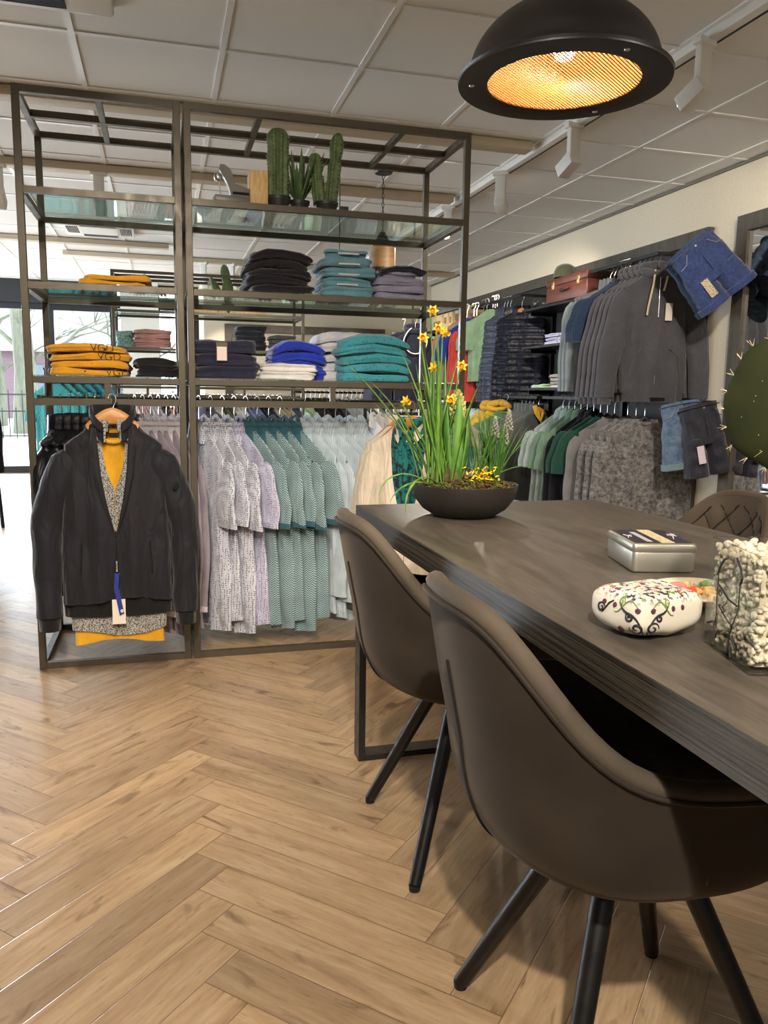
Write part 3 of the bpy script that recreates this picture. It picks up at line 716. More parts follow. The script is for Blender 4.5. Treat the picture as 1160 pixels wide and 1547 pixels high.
# ------------------------------------------------------------------ tin
Mt = RZ(R_(-14)); tin = empty('storage_tin', (.922, 1.345, TZ), R_(-14), label='square silver metal tin with a dark printed lid on the table', cat='tin')
M_TIN = plain('brushed_tin', srgb(186, 182, 168), .38, .75)
a, b_ = .061, .080
MB().rbox(-a, a, -b_, b_, 0, .042, .010).build('body', M_TIN, tin)
lid = MB().rbox(-a-.0015, a+.0015, -b_-.0015, b_+.0015, .038, .056, .010).build('lid', M_TIN, tin)
lb = MB().box(-a+.006, a-.006, -b_+.007, b_-.007, .0561, .0566).build('printed_panel', plain('navy_print', srgb(44, 40, 52), .35), lid, smooth=False)
MB().box(-.004, .022, -b_+.007, b_-.007, .0567, .0570).build('cream_band', cloth('cream_print', srgb(214, 196, 156), 'flecks', srgb(90, 66, 40), 160, .5, 0, 0, .3), lid, smooth=False)
m = MB(); m.box(-.028, -.016, -.06, .045, .0567, .0569); m.build('pale_text_block', plain('pale_print', srgb(178, 174, 178), .5), lid, smooth=False)
m = MB()
for pts in ([(-.05, -.02), (-.045, 0), (-.035, .01), (-.04, -.01), (-.05, .012)], [(.035, -.03), (.045, .0), (.04, .02), (.052, .0), (.05, .03)], [(.038, .01), (.055, .02)]):
    m.tube([(x, y, .0569) for x, y in pts], .0012, 5)
m.build('white_script', plain('white_print', srgb(205, 200, 205), .5), lid)

# ------------------------------------------------------------------ embroidered pouch
pc = Vector((.652, .950, TZ)); prz = R_(11)
pouch = empty('fabric_pouch', pc, prz, label='white cushion shaped pouch embroidered with coloured flowers, in front of the plate', cat='pouch')
def pouch_pt(u, v):
    th = u*2*pi; ph = (v-.5)*pi; c_, s_ = cos(th), sin(th); e = .62-.26*cos(ph)**2
    k = max(0, cos(ph))**.55
    x = .064*math.copysign(abs(c_)**e, c_)*k; y = .054*math.copysign(abs(s_)**e, s_)*k
    z = .032+.032*math.copysign(abs(sin(ph))**.62, sin(ph))
    corner = (abs(x/.064)*abs(y/.054)); z = z*(1-.10*corner)+.012*corner*(1 if ph > 0 else .6)
    nn = noise.noise(Vector((x*40, y*40, z*40)))*.0022
    return (x*(1+nn*8), y*(1+nn*8), max(0, z+nn))
pm = MB().grid(pouch_pt, 72, 36, wu=True)
t = NT('pouch_cotton'); tc = t.n('ShaderNodeTexCoord')
nA = t.n('ShaderNodeTexNoise', {'Vector': (tc, 3), 'Scale': 150., 'Detail': 2.}); kA = t.ramp((nA, 0), [(.52, (0, 0, 0, 1)), (.55, (1, 1, 1, 1))])
vB = t.n('ShaderNodeTexVoronoi', {'Vector': (tc, 3), 'Scale': 65.})
cB = t.n('ShaderNodeSeparateColor', {0: (vB, 1)})
rB = t.ramp((cB, 0), [(0, srgb(50, 40, 60)), (.3, srgb(110, 60, 100)), (.45, srgb(190, 90, 100)), (.6, srgb(110, 150, 80)), (.8, srgb(60, 80, 80)), (1, srgb(180, 170, 140))], 'CONSTANT')
sz = t.n('ShaderNodeSeparateXYZ', {0: (tc, 3)}); kz = t.ramp((t.n('ShaderNodeMath', {0: (sz, 2), 1: 15.}, operation='MULTIPLY'), 0), [(.74, (0, 0, 0, 1)), (.88, (1, 1, 1, 1))])
kk = t.mix(1., (kA, 0), (kz, 0), 'MULTIPLY'); mm = t.mix((kk, 2), srgb(228, 220, 202), (rB, 0)); t.bsdf(Base_Color=(mm, 2), Roughness=.85)
POM = t.m
bv = BVHTree.FromPolygons([Vector(v) for v in pm.v], pm.f)
def on_pouch(az, h):
    """point on the pouch surface seen from azimuth az (degrees) at height h, or from above"""
    d = Vector((cos(R_(az)), sin(R_(az)), 0)); hit = bv.ray_cast(Vector((0, 0, h))+d*.3, -d)
    return (hit[0]+d*.0006) if hit[0] else Vector((0, 0, h))
def strokes(name, lst, mat, w):
    m = MB()
    for st in lst:
        pts = [on_pouch(a, h) for a, h in st]; n = len(pts)
        m.tube(pts, [w*(.35+.65*sin(pi*(i+.5)/n)) for i in range(n)], 6)
    POS.append((m, mat))
POS = []
def spiral(a0, h0, s, flip=1, turns=1.3, r=.010, n=16):
    return [(a0+flip*(r*(1-f*.8))*cos(s+f*turns*2*pi)*900/1.0*.9, h0+(r*(1-f*.8))*sin(s+f*turns*2*pi)) for f in [i/n for i in range(n+1)]]
CA = -135   # azimuth of the corner that faces the camera, in the pouch's frame
dark = plain('dark_thread', srgb(34, 36, 44), .7); grn = plain('green_thread', srgb(120, 146, 78), .7); ppl = plain('plum_thread', srgb(96, 44, 72), .7)
S1 = []
for s in (-1, 1):
    S1 += [[(CA+s*(2+30*f), .012+.040*f**.6+.004*sin(f*6)) for f in [i/12 for i in range(13)]], spiral(CA+s*9, .020, 0 if s > 0 else pi, 1), spiral(CA+s*17, .034, 1 if s > 0 else pi-1, 1, r=.006)]
strokes('dark_embroidery', S1+[[(CA-3, .012), (CA, .004), (CA+3, .012)], [(CA-60, .03), (CA-50, .045), (CA-44, .05)], spiral(CA-62, .036, 0, 1, r=.008)], dark, .0016)
strokes('green_embroidery', [[(CA+s*(6+34*f), .046+.010*sin(f*5)) for f in [i/12 for i in range(13)]] for s in (-1, 1)]+[spiral(CA+s*30, .052, 0, 1, r=.006) for s in (-1, 1)], grn, .0012)
strokes('plum_embroidery', [spiral(CA+s*q, .045, 0, 1, r=.0035, turns=2) for s in (-1, 1) for q in (8, 40, 58)]+[spiral(CA-30, .012, 0, 1, r=.006)], ppl, .0014)
nf = [len(pm.f)]; nvv = len(pm.v)
for m, mat in POS: pm.add(m.v, m.f); nf.append(len(m.f))
pb = pm.build('cushion_body', POM, pouch, ang=180)
for m, mat in POS: pb.data.materials.append(mat)
pb.data.polygons.foreach_set('material_index', [i for i, n_ in enumerate(nf) for _ in range(n_)])

# ------------------------------------------------------------------ plate with wrapped sweets
PLX, PLY = .838, 1.07
pl = MB().lathe([(0, 0), (.045, 0), (.050, .003), (.070, .013), (.082, .018), (.083, .020), (.080, .021), (.066, .016), (.048, .007), (0, .006)], 56).build('plate', plain('cream_ceramic', srgb(226, 212, 178), .3), loc=(PLX, PLY, TZ+.0005))
tag(pl, 'round cream plate holding small wrapped sweets on the dark table', 'plate')
for i, (x, y, a, c, nm) in enumerate(((-.022, -.004, 20, (206, 74, 50), 'red'), (.006, -.016, -20, (196, 160, 96), 'tan'), (.016, .014, 10, (128, 168, 100), 'green'), (-.016, .026, 35, (206, 190, 120), 'yellow'), (.034, -.006, 70, (150, 110, 60), 'brown'), (-.038, .014, -30, (226, 120, 120), 'pink'), (.012, -.034, 5, (222, 190, 140), 'cream'))):
    m = MB(); m.tube([(-.026, 0, 0), (-.015, 0, .001), (-.012, 0, .002), (0, 0, .003), (.012, 0, .002), (.015, 0, .001), (.026, 0, 0)], [.008, .002, .007, .0085, .007, .002, .008], 8, ry=[.003, .002, .006, .0075, .006, .002, .003])
    o = m.build('wrapped_sweet', plain('wrapper_'+nm, srgb(*c), .35), loc=(PLX+x, PLY+y, TZ+.0165+.002*(i % 3))); o.rotation_euler = (0, 0, R_(a))
    tag(o, nm+' wrapped sweet lying on the cream plate', 'sweet', 'wrapped sweets on the plate')

# ------------------------------------------------------------------ glass vase of pebbles with cactus
va = math.atan2(-.035, .13); VC = (.747, .803)
vase = empty('glass_vase', (VC[0], VC[1], TZ), va, label='square glass vase packed with white pebbles at the right edge of the table', cat='vase')
a = .067; VH = .145
m = MB(); w_ = .004
m.box(-a, a, -a, a, 0, .003)
for x0, x1, y0, y1 in ((-a, a, -a, -a+w_), (-a, a, a-w_, a), (-a, -a+w_, -a+w_, a-w_), (a-w_, a, -a+w_, a-w_)): m.box(x0, x1, y0, y1, .006, VH)
m.build('glass_box', glass('vase_glass', (.97, .98, .97, 1)), vase, smooth=False)
q = random.Random(11); base = []
for k in range(5):
    r0 = 1; mm_ = MB(); mm_.lathe([(0, -1), (.6, -.8), (.95, -.3), (1, .1), (.8, .6), (.4, .92), (0, 1)], 9); base.append([Vector(v)*(1+.15*noise.noise(Vector(v)*2+Vector((k*9, 0, 0)))) for v in mm_.v]); bf = mm_.f
m = MB()
def peb(p, s):
    M_ = T(*p) @ Matrix.Rotation(q.random()*6.28, 4, Vector((q.random(), q.random(), q.random()+.01)).normalized()) @ Matrix.Diagonal((s*q.uniform(.8, 1.3), s*q.uniform(.7, 1), s*q.uniform(.6, .9), 1))
    m.add([M_ @ v for v in base[q.randrange(5)]], bf)
for side in range(4):
    for i in range(250):
        u = q.uniform(-a+.009, a-.009); z = q.uniform(.010, VH-.008); d = a-w_-.0035; s = q.uniform(.0034, .0058)
        p = [(u, -d, z), (d, u, z), (u, d, z), (-d, u, z)][side]; peb(p, s)
for i in range(260): peb((q.uniform(-a+.008, a-.008), q.uniform(-a+.008, a-.008), VH-.006+q.uniform(-.004, .003)), q.uniform(.0035, .0055))
m.box(-a+.012, a-.012, -a+.012, a-.012, .007, VH-.010)
pb_ = m.build('white_pebbles', cloth('pebble_white', srgb(226, 216, 194), 'melange', srgb(198, 184, 158), 30, .7, .1, 0), vase, ang=60); pb_['kind'] = 'stuff'
# black scribbled drawing on the left pane: pane lies in the local plane x = -a, y runs away from the camera
m = MB()
def sc(*pts, w=.0007): m.tube([(-a-.0006, y, z) for y, z in pts], w, 5)
sc((.010, .128), (.022, .122), (.032, .110), (.036, .100), w=.0014); sc((-.014, .132), (-.026, .122), (-.032, .110), (-.028, .102), w=.0014)
sc((.033, .104), (.034, .075), (.032, .05), (.03, .03)); sc((-.028, .102), (-.028, .075), (-.024, .062)); sc((.032, .088), (.02, .084), (.0, .076), (-.024, .074), w=.0013)
sc((.026, .082), (.020, .078), (.024, .074), (.030, .078), (.026, .082)); sc((.028, .062), (.014, .055), (-.006, .047), (-.016, .046)); sc((.005, .070), (.016, .062), (.008, .058), (.018, .054))
sc((-.014, .046), (-.010, .03), (-.010, .010), (-.006, -.0 + .008), w=.0011); sc((.040, .036), (.056, .030), w=.0016); sc((-.016, .034), (-.026, .022), (-.028, .020), w=.0016); sc((-.012, .018), (-.006, .006), (-.016, .006), (-.012, .018), w=.0016)
sc((.03, .05), (.036, .03), (.03, .012)); sc((-.024, .062), (-.018, .05), (-.01, .044))
m.build('black_line_drawing', plain('black_ink', srgb(30, 28, 30), .6), vase)
# prickly pear
cac = empty('prickly_pear_cactus', (.788, .80, TZ+VH-.020), label='dark green prickly pear cactus standing in the pebble vase at the right edge', cat='cactus')
t = NT('cactus_skin'); tc = t.n('ShaderNodeTexCoord'); nz = t.n('ShaderNodeTexNoise', {'Vector': (tc, 3), 'Scale': 18., 'Detail': 4.}); r = t.ramp((nz, 0), [(.3, srgb(28, 33, 13)), (.7, srgb(42, 47, 19))]); p = t.bsdf(Base_Color=(r, 0), Roughness=.85); p.inputs['Specular IOR Level'].default_value = .2; t.bump((nz, 0), .3, .004, p); M_CACT = t.m
def pad(name, c, w, h, th, tilt, yawr, seed):
    def f(u, v):
        a_ = u*2*pi; ph = (v-.5)*pi; rr_ = 1+.022*sin(a_*4+seed)+.012*sin(a_*9+seed*2)
        x = w*cos(ph)**.8*cos(a_)*rr_*(1-.28*max(0, -sin(a_))); z = h*cos(ph)**.8*sin(a_)*rr_; y = th*sin(ph)
        return T(*c) @ RZ(yawr) @ RY(tilt) @ Vector((x, y, z))
    m = MB().grid(f, 40, 20, wu=True); o = m.build(name, M_CACT, cac, ang=180); s = MB(); qq = random.Random(seed)
    for k in range(26):
        u = k/26; P = Vector(f(u, .5)); C = Vector(c); d = (P-C).normalized()
        for j in range(4):
            e_ = (d+Vector((qq.gauss(0, .5), qq.gauss(0, .5), qq.gauss(0, .5)))).normalized()*qq.uniform(.006, .011)
            s.tube([P-d*.001, P+e_], [.0005, .0002], 4)
    for k in range(40):
        P = Vector(f(qq.random(), qq.choice((.2, .28, .72, .8)))); n_ = (RZ(yawr) @ Vector((0, 1 if P.y > c[1] else -1, 0)))
        for j in range(3): s.tube([P, P+n_*.007+Vector((qq.gauss(0, .004), 0, qq.gauss(0, .004)))], [.0005, .0002], 4)
    s.build('spines', plain('cactus_spine', srgb(214, 200, 160), .6), o)
pad('pad', (.028, 0, .055), .052, .068, .016, R_(8), R_(-24), 1)
pad('pad', (-.058, -.01, .187), .080, .094, .018, R_(-30), R_(-20), 2)
# ------------------------------------------------------------------ garments on hangers
ZN = -.088     # neck base below the rail
def body_mesh(w=.21, hem=.235, L=.72, d=.022, op=None, seed=0, fold=.007, neck=.072, slope=.055, rib=0, quilt=0, k=2.2, nr=26, na=56, vee=0):
    q = random.Random(seed); ph = [q.uniform(0, 6.28) for _ in range(5)]
    lv = [(0, neck), (.10, neck+.02), (.42, w*.62), (.75, w*.86), (.93, w*.965), (1., w)]
    rings = [(ZN-slope*f*1.0, ww) for f, ww in lv]; z0 = rings[-1][0]; ze = ZN-L
    for i in range(1, nr+1):
        f = i/nr; rings.append((z0+(ze-z0)*f, w*(1-.03*sin(pi*min(1, f*3)))+(hem-w)*f))
    if rib: rings += [(ze-.004, hem*.93), (ze-rib, hem*.92)]
    m = MB(); vs = []
    wrap = op is None
    for z, ww in rings:
        f = max(0, (z0-z)/(z0-ze)); dd = d*(.9+.5*min(1, f*2)) if f > 0 else d*(1.15 if z > ZN-.01 else .95)
        g = op(z-ZN) if op else 0
        a0 = math.asin(min(.95, max(0.0, g/ww))) if op else 0
        for j in range(na):
            s_ = j/na if wrap else j/(na-1); a = 2*pi*s_ if wrap else a0+(2*pi-2*a0)*s_
            c_, n_ = cos(a), sin(a)
            x = ww*math.copysign(abs(n_)**.9, n_); y = -dd*math.copysign(abs(c_)**(2/k*.6), c_)
            A = fold*min(1, .25+f*1.2)
            y += A*(sin(x*46+ph[0]+2*f)+.7*sin(x*83+ph[1]-3*f)*f+.6*sin(z*21+x*18+ph[2])*.6)
            x *= 1+.02*sin(z*17+ph[3])*f
            if quilt: y += -math.copysign(1, c_)*quilt*(abs(sin(pi*z/.052))**.6-.5)*min(1, abs(c_)*4); x += quilt*1.1*(abs(sin(pi*z/.052))**.6-.5)*n_
            zz = z
            if f >= 1 and not rib: zz = z+.012*sin(x*14+ph[4])
            if vee and z > ZN-.02 and c_ > 0: zz -= vee*max(0, c_)**2
            vs.append((x, y, zz))
    n = na; nf = na if wrap else na-1
    fs = [(i*n+j, i*n+(j+1) % n, (i+1)*n+(j+1) % n, (i+1)*n+j) for i in range(len(rings)-1) for j in range(nf)]
    m.add(vs, fs); return m
def sleeve_mb(side, w=.21, L=.24, out=.075, slope=.055, r0=.082, r1=.062, d=.026, seed=0, fwd=-.012, quilt=0, rib=0, swing=0):
    q = random.Random(seed+side*7); n = 14; pts = []; rs = []; ry = []
    sx = side*(w*.86); sz = ZN-slope-.045
    for i in range(n+1):
        f = i/n; x = sx+side*out*(sin(f*pi/2)**.8)+side*swing*f; z = sz+.012*(1-f)-(L)*f; y = fwd*f+.006*sin(f*5+seed)
        pts.append((x, y, z)); r = r0+(r1-r0)*f; r *= 1+.05*sin(f*13+seed+side)*(1 if f > .2 else 0)
        if i == 0: r *= .62
        if i == 1: r *= .9
        if quilt: r *= 1+.09*(abs(sin(f*L/.052*pi))-.5)
        rs.append(r); ry.append(d*(1.0+.15*sin(f*9+seed*2)) if i else d*.6)
    if rib:
        x, y, z = pts[-1]; pts += [(x, y, z-.004), (x, y, z-rib)]; rs += [r1*.72, r1*.68]; ry += [d*.85, d*.8]
    m = MB(); m.tube(pts, rs, 18, ry=ry, up=(1, 0, 0)); return m, pts[-1], rs[-1], ry[-1]
def collar_mb(kind, neck=.072, d=.03, h=.032):
    m = MB()
    if kind == 'shirt':
        def f(u, v):
            a = .28+(2*pi-.56)*u; c_, s_ = cos(a), sin(a); fr = max(0, c_)
            pr = [(.95, -.004), (.86, h*.6), (.84, h), (.92, h+.005), (1.08, h*.75), (1.22, h*.1-.012*fr), (1.30, -h*.35-.030*fr)]
            k = v*(len(pr)-1); i = min(int(k), len(pr)-2); t_ = k-i; r_ = pr[i][0]*(1-t_)+pr[i+1][0]*t_; z = pr[i][1]*(1-t_)+pr[i+1][1]*t_
            return (neck*r_*s_*(1+.10*fr*v), -(d*1.1)*r_*c_-.006*v*fr, ZN+z+.012*(1-fr)*.6+(.010 if h > .04 else 0)-(abs(r_*s_)**1.3*.040 if h > .04 else 0))
        m.grid(f, 36, 13)
    elif kind == 'stand':
        def f(u, v):
            a = .35+(2*pi-.7)*u; c_, s_ = cos(a), sin(a); k = [(1.02, -.01), (.98, h), (.95, h*2-.002), (.90, h*2), (.88, h), (.9, 0)][int(v*5)] if v < 1 else (.9, 0)
            return (neck*k[0]*s_*(1+.25*max(0, c_)), -(d*1.25)*k[0]*c_, ZN+k[1]-.010*max(0, c_))
        m.grid(f, 36, 6)
    elif kind == 'crew':
        m.tube([(neck*.98*sin(a), -d*.92*cos(a), ZN+.004-.016*max(0, cos(a))) for a in [2*pi*i/28 for i in range(28)]], .009, 8, closed=True, ry=.006)
    elif kind == 'hood':
        n = 30; pts = []; rs = []
        for i in range(n):
            a = 2*pi*i/n; bk = max(0, -cos(a))
            pts.append(((neck+.022)*sin(a), -(d*1.15)*cos(a)+.012*bk, ZN+.010+.032*bk-.022*max(0, cos(a)))); rs.append(.022+.016*bk+.003*sin(a*5))
        m.tube(pts, rs, 12, closed=True)
    return m
def hanger_parts(wooden=False, drop=0., slope=.055):
    m = MB(); a = 1 if wooden else .6
    sh_ = max(0, slope-.055)*.95; q_ = 0 if wooden else .024; pts = [(-.165, -.004, ZN-.056-q_), (-.13, 0, ZN-.040-q_), (-.085, 0, ZN-.018-q_), (-.04, 0, ZN+.006-q_*.4), (0, 0, ZN+.020), (.04, 0, ZN+.006-q_*.4), (.085, 0, ZN-.018-q_), (.13, 0, ZN-.040-q_), (.165, -.004, ZN-.056-q_)]
    pts = [(x*.86, y, z-sh_*(abs(x)/.165)**.8) for x, y, z in pts]
    m.tube(pts, [.008*a, .013*a, .018*a, .021*a, .021*a, .021*a, .018*a, .013*a, .008*a], 10, ry=[.006]*9, up=(0, 0, 1))
    h = MB(); arc = [(.0+.016*cos(q)-.0, 0, drop+.016*sin(q)) for q in [R_(-20+ (200*i/12)) for i in range(13)]]
    h.tube([(0, 0, ZN+.022), (0, 0, drop-.045), (.006, 0, drop-.028), (.0145, 0, drop-.012)]+arc[1:], .0022, 6)
    return m, h
M_HBLK = plain('hanger_black', srgb(30, 28, 28), .5); M_HWOOD = wood('hanger_wood', srgb(176, 118, 58), srgb(214, 156, 92), (1, 8, 8), .4, .05)
M_INNER = plain('dark_lining', srgb(26, 26, 30), .9)
_proto = {}; _drop = {}
def proto(key, **k):
    """list of (part name, mesh, material key, parent index) for one kind of garment"""
    if key in _proto: return _proto[key]
    w = k.get('w', .21); L = k.get('L', .72); sl = k.get('sl', 'short'); col = k.get('col', 'shirt'); sd = k.get('seed', 0); d = k.get('d', .022)
    rib = k.get('rib', 0); quilt = k.get('quilt', 0)
    out = [('body', body_mesh(w=w, hem=k.get('hem', w+.02), L=L, d=d, seed=sd, rib=rib, quilt=quilt, slope=k.get('slope', .055), neck=k.get('neck', .072), op=k.get('op'), fold=k.get('fold', .007), vee=k.get('vee', 0), nr=26 if not quilt else 90).mesh(key+'_body', ang=180), 'main', None)]
    if sl != 'none':
        Ls = {'short': .235, 'long': k.get('SL', .56)}[sl]; o_ = k.get('out', {'short': .065, 'long': .055}[sl])
        for s in (-1, 1):
            m, e_, r_, y_ = sleeve_mb(s, w=w, slope=k.get('slope', .055), L=Ls, out=o_, seed=sd+3, d=d*1.15, r0=.085, r1={'short': .078, 'long': .048}[sl]*k.get('sr', 1), rib=rib*.8, quilt=quilt, swing=k.get('swing', 0), fwd=k.get('fwd', -.012))
            out.append(('sleeve', m.mesh(key+'_sleeve', ang=60), 'main', None))
            if k.get('cuff'):
                c = MB(); c.tube([(e_[0], e_[1], e_[2]+.022), (e_[0], e_[1], e_[2]-.002)], r_*1.04, 18, ry=y_*1.08, up=(1, 0, 0)); out.append(('cuff', c.mesh(key+'_cuff', ang=60), 'sub', len(out)-1))
    if col: out.append(('hood' if col == 'hood' else 'collar', collar_mb(col, neck=k.get('neck', .072), d=max(d*1.25, .026), h=k.get('ch', .032)).mesh(key+'_collar', ang=180), 'sub' if k.get('subcol', True) else 'main', None))
    if k.get('plk', col == 'shirt' and not k.get('op')):
        p = MB(); zz = [ZN-.03-(L-.06)*i/16 for i in range(17)]; bb = out[0][1]
        bvt = BVHTree.FromPolygons([v.co for v in bb.vertices], [tuple(f.vertices) for f in bb.polygons]); pts = []
        for z in zz:
            h_ = bvt.ray_cast(Vector((0, -.3, z)), Vector((0, 1, 0))); pts.append((h_[0]-Vector((0, .001, 0))) if h_[0] else Vector((0, -d, z)))
        p.tube(pts, .011, 6, ry=.0016, up=(1, 0, 0)); out.append(('placket', p.mesh(key+'_placket', ang=180), 'main', None))
    hm, hk = hanger_parts(k.get('wooden', False), k.get('drop', .04), k.get('slope', .055)); _drop[key] = k.get('drop', .04)
    out.append(('hanger', hm.mesh(key+'_hanger'), 'hanger', None)); out.append(('hook', hk.mesh(key+'_hook'), 'hook', len(out)-1))
    _proto[key] = out; return out
def inst(key, name, loc, rz, mats, label, cat, group=None, sc=1., rx=0, sz=1.):
    e = empty(name, loc, rz, label=label, cat=cat, group=group); e.scale = (sc, sc, sc*sz)
    if rx: e.rotation_euler = (rx, 0, rz)
    md = {'hanger': M_HBLK, 'hook': M_CHROME}; md.update(mats); md.setdefault('sub', md['main']); obs = []
    for nm, me, mk, pi_ in _proto[key]:
        o = bpy.data.objects.new(nm, me); COL.objects.link(o)
        if not me.materials: me.materials.append(None)
        o.material_slots[0].link = 'OBJECT'; o.material_slots[0].material = md[mk]
        o.parent = obs[pi_] if pi_ is not None else e; obs.append(o)
        if pi_ is None: o.location = (0, 0, -_drop[key])
    return e
proto('short_shirt', L=.83, sl='short', col='shirt', cuff=True, seed=1, d=.013, fold=.010, slope=.118, neck=.060, ch=.045, out=.06)
proto('short_shirt_b', L=.86, sl='short', col='shirt', cuff=True, seed=11, d=.013, fold=.011, slope=.120, neck=.060, ch=.045, out=.065)
proto('long_shirt', L=.86, sl='long', col='shirt', cuff=True, seed=2, d=.013, fold=.011, SL=.60, slope=.118, neck=.060, ch=.045, out=.05)
proto('long_shirt_b', L=.82, sl='long', col='shirt', cuff=True, seed=22, d=.013, fold=.012, SL=.58, slope=.118, neck=.060, ch=.045, out=.06)
proto('tee', L=.68, sl='short', col='crew', cuff=False, seed=3, d=.018, slope=.095, out=.09)
proto('long_tee', L=.66, sl='long', col='crew', seed=4, d=.020, fold=.012, SL=.50, slope=.09)
proto('hoodie', L=.70, sl='long', col='hood', rib=.055, seed=5, d=.034, w=.185, hem=.205, SL=.60, sr=1.2, subcol=False, fold=.012, out=.125, slope=.085, drop=.02)
proto('sweater', L=.62, sl='long', col='crew', rib=.05, seed=6, d=.026, w=.225, SL=.54, sr=1.3)
proto('puffer', L=.62, sl='long', col='stand', quilt=.008, seed=7, d=.036, w=.22, SL=.54, sr=1.35, subcol=False)
proto('puffer_vest', L=.70, sl='none', col='stand', quilt=.009, seed=8, d=.038, w=.20, hem=.24, subcol=False, wooden=True)
proto('zip_jacket', L=.64, sl='long', col='stand', rib=.05, seed=9, d=.034, w=.215, SL=.55, sr=1.2, wooden=True, slope=.085, out=.08, drop=.03, op=lambda z: .030*max(0, 1+z/.12) if z > -.12 else .0006)
proto('thin_jacket', L=.66, sl='long', col='stand', rib=0, seed=10, d=.03, w=.22, SL=.55, sr=1.25)

# ------------------------------------------------------------------ fabrics
C = srgb
F_WHITEDOT = cloth('white_blue_print', C(208, 210, 220), 'dots', C(84, 86, 116), 120, thr=.38); F_NAVY = cloth('navy_cloth', C(30, 32, 48))
F_WHITEDOT2 = cloth('lavender_print', C(198, 198, 220), 'dots', C(96, 94, 140), 125, thr=.36)
F_GREENZ = cloth('green_zigzag_print', C(170, 190, 192), 'zigzag', C(70, 110, 118), 32, thr=.5); F_TEALD = cloth('dark_teal', C(50, 94, 106))
F_PALEBLUE = cloth('pale_blue_stripe', C(206, 218, 224), 'stripe', C(178, 196, 208), 34); F_PALEB2 = cloth('pale_blue_plain', C(190, 206, 214), 'flecks', C(150, 164, 176), 60, thr=.12)
F_BLACKSH = cloth('black_nylon', C(24, 24, 28), None, rough=.38, sheen=0, bump=.15); F_BLACK = cloth('black_cloth', C(24, 23, 26))
F_LILAC = cloth('lilac_grey', C(150, 140, 150)); F_LILACW = cloth('lilac_white', C(206, 198, 204))
F_CHAR = cloth('charcoal_fleece', C(84, 83, 88), 'melange', C(74, 74, 79), 120)
F_CHAR2 = cloth('charcoal_fleece_brown', C(90, 86, 89)); F_DENIMD = cloth('dark_denim_blue', C(40, 54, 78), 'melange', C(52, 70, 98), 200)
F_PALEGREY = cloth('pale_grey_nylon', C(138, 146, 144), None, rough=.5, sheen=.1)
F_RED = cloth('coral_red', C(198, 66, 56)); F_REDL = cloth('salmon', C(214, 110, 100)); F_ROYAL = cloth('royal_blue', C(38, 56, 150)); F_MINT = cloth('mint_green', C(142, 176, 140))
F_SILVERQ = cloth('silver_blue_nylon', C(62, 68, 84), rough=.35, sheen=0); F_NAVYQ = cloth('navy_nylon', C(22, 25, 38), rough=.4, sheen=0)
F_MELANGE = cloth('grey_melange', C(146, 143, 140), 'melange', C(74, 72, 72), 42); F_GREY = cloth('mid_grey', C(128, 124, 122)); F_GREEN = cloth('bottle_green', C(34, 74, 60)); F_GREENM = cloth('sage_check', C(140, 166, 140), 'check', C(110, 138, 118), 60)
F_MINTP = cloth('mint_white_print', C(190, 204, 196), 'dots', C(120, 146, 140), 170, thr=.36); F_GREYJ = cloth('slate_jacket', C(74, 76, 74), rough=.6); F_MUST = cloth('mustard', C(206, 160, 40)); F_OLIVE = cloth('olive', C(84, 88, 60)); F_MOSS = cloth('moss_green', C(84, 112, 72))
F_TEALP = cloth('teal_print', C(34, 120, 118), 'flecks', C(20, 60, 74), 70, thr=.3); F_TEAL = cloth('teal_plain', C(20, 112, 124)); F_PINKS = cloth('pink_stripe', C(220, 198, 196), 'stripe', C(186, 140, 140), 16); F_ORANGE = cloth('terracotta_cloth', C(186, 120, 92)); F_DKGREY = cloth('dark_grey', C(66, 62, 66)); F_STEEL = cloth('steel_blue_cloth', C(82, 86, 108)); F_CREAM = cloth('cream_cotton', C(226, 213, 192), rough=.7, bump=.15)
F_TEE_CREAM = cloth('offwhite_knit', C(216, 212, 198)); F_BEIGE = cloth('beige_cloth', C(168, 158, 138)); F_PERI = cloth('periwinkle', C(118, 122, 168)); F_PGREEN = cloth('pale_green', C(178, 206, 168)); F_WHITE = cloth('white_cloth', C(222, 220, 216))

def row(items, p0, p1, zr, rz0, rz1, where, side):
    """garments spread from p0 to p1 along a rail; items: (proto, name, mats, look, cat, group)"""
    n = len(items); cnt = {}; tot = {}
    for it in items: tot[it[3]] = tot.get(it[3], 0)+1
    for i, it in enumerate(items):
        f = i/max(1, n-1); key, name, mats, look, cat, group = it; c = cnt[look] = cnt.get(look, 0)+1
        lab = look+(', '+ORD[c-1]+' such from the '+side+', ' if tot[look] > 1 else ', ')+where
        inst(key, name, (p0[0]+(p1[0]-p0[0])*f, p0[1]+(p1[1]-p0[1])*f, zr), rz0+(rz1-rz0)*f+rnd.uniform(-.10, .10), mats, lab, cat, group, sc=rnd.uniform(.97, 1.02))

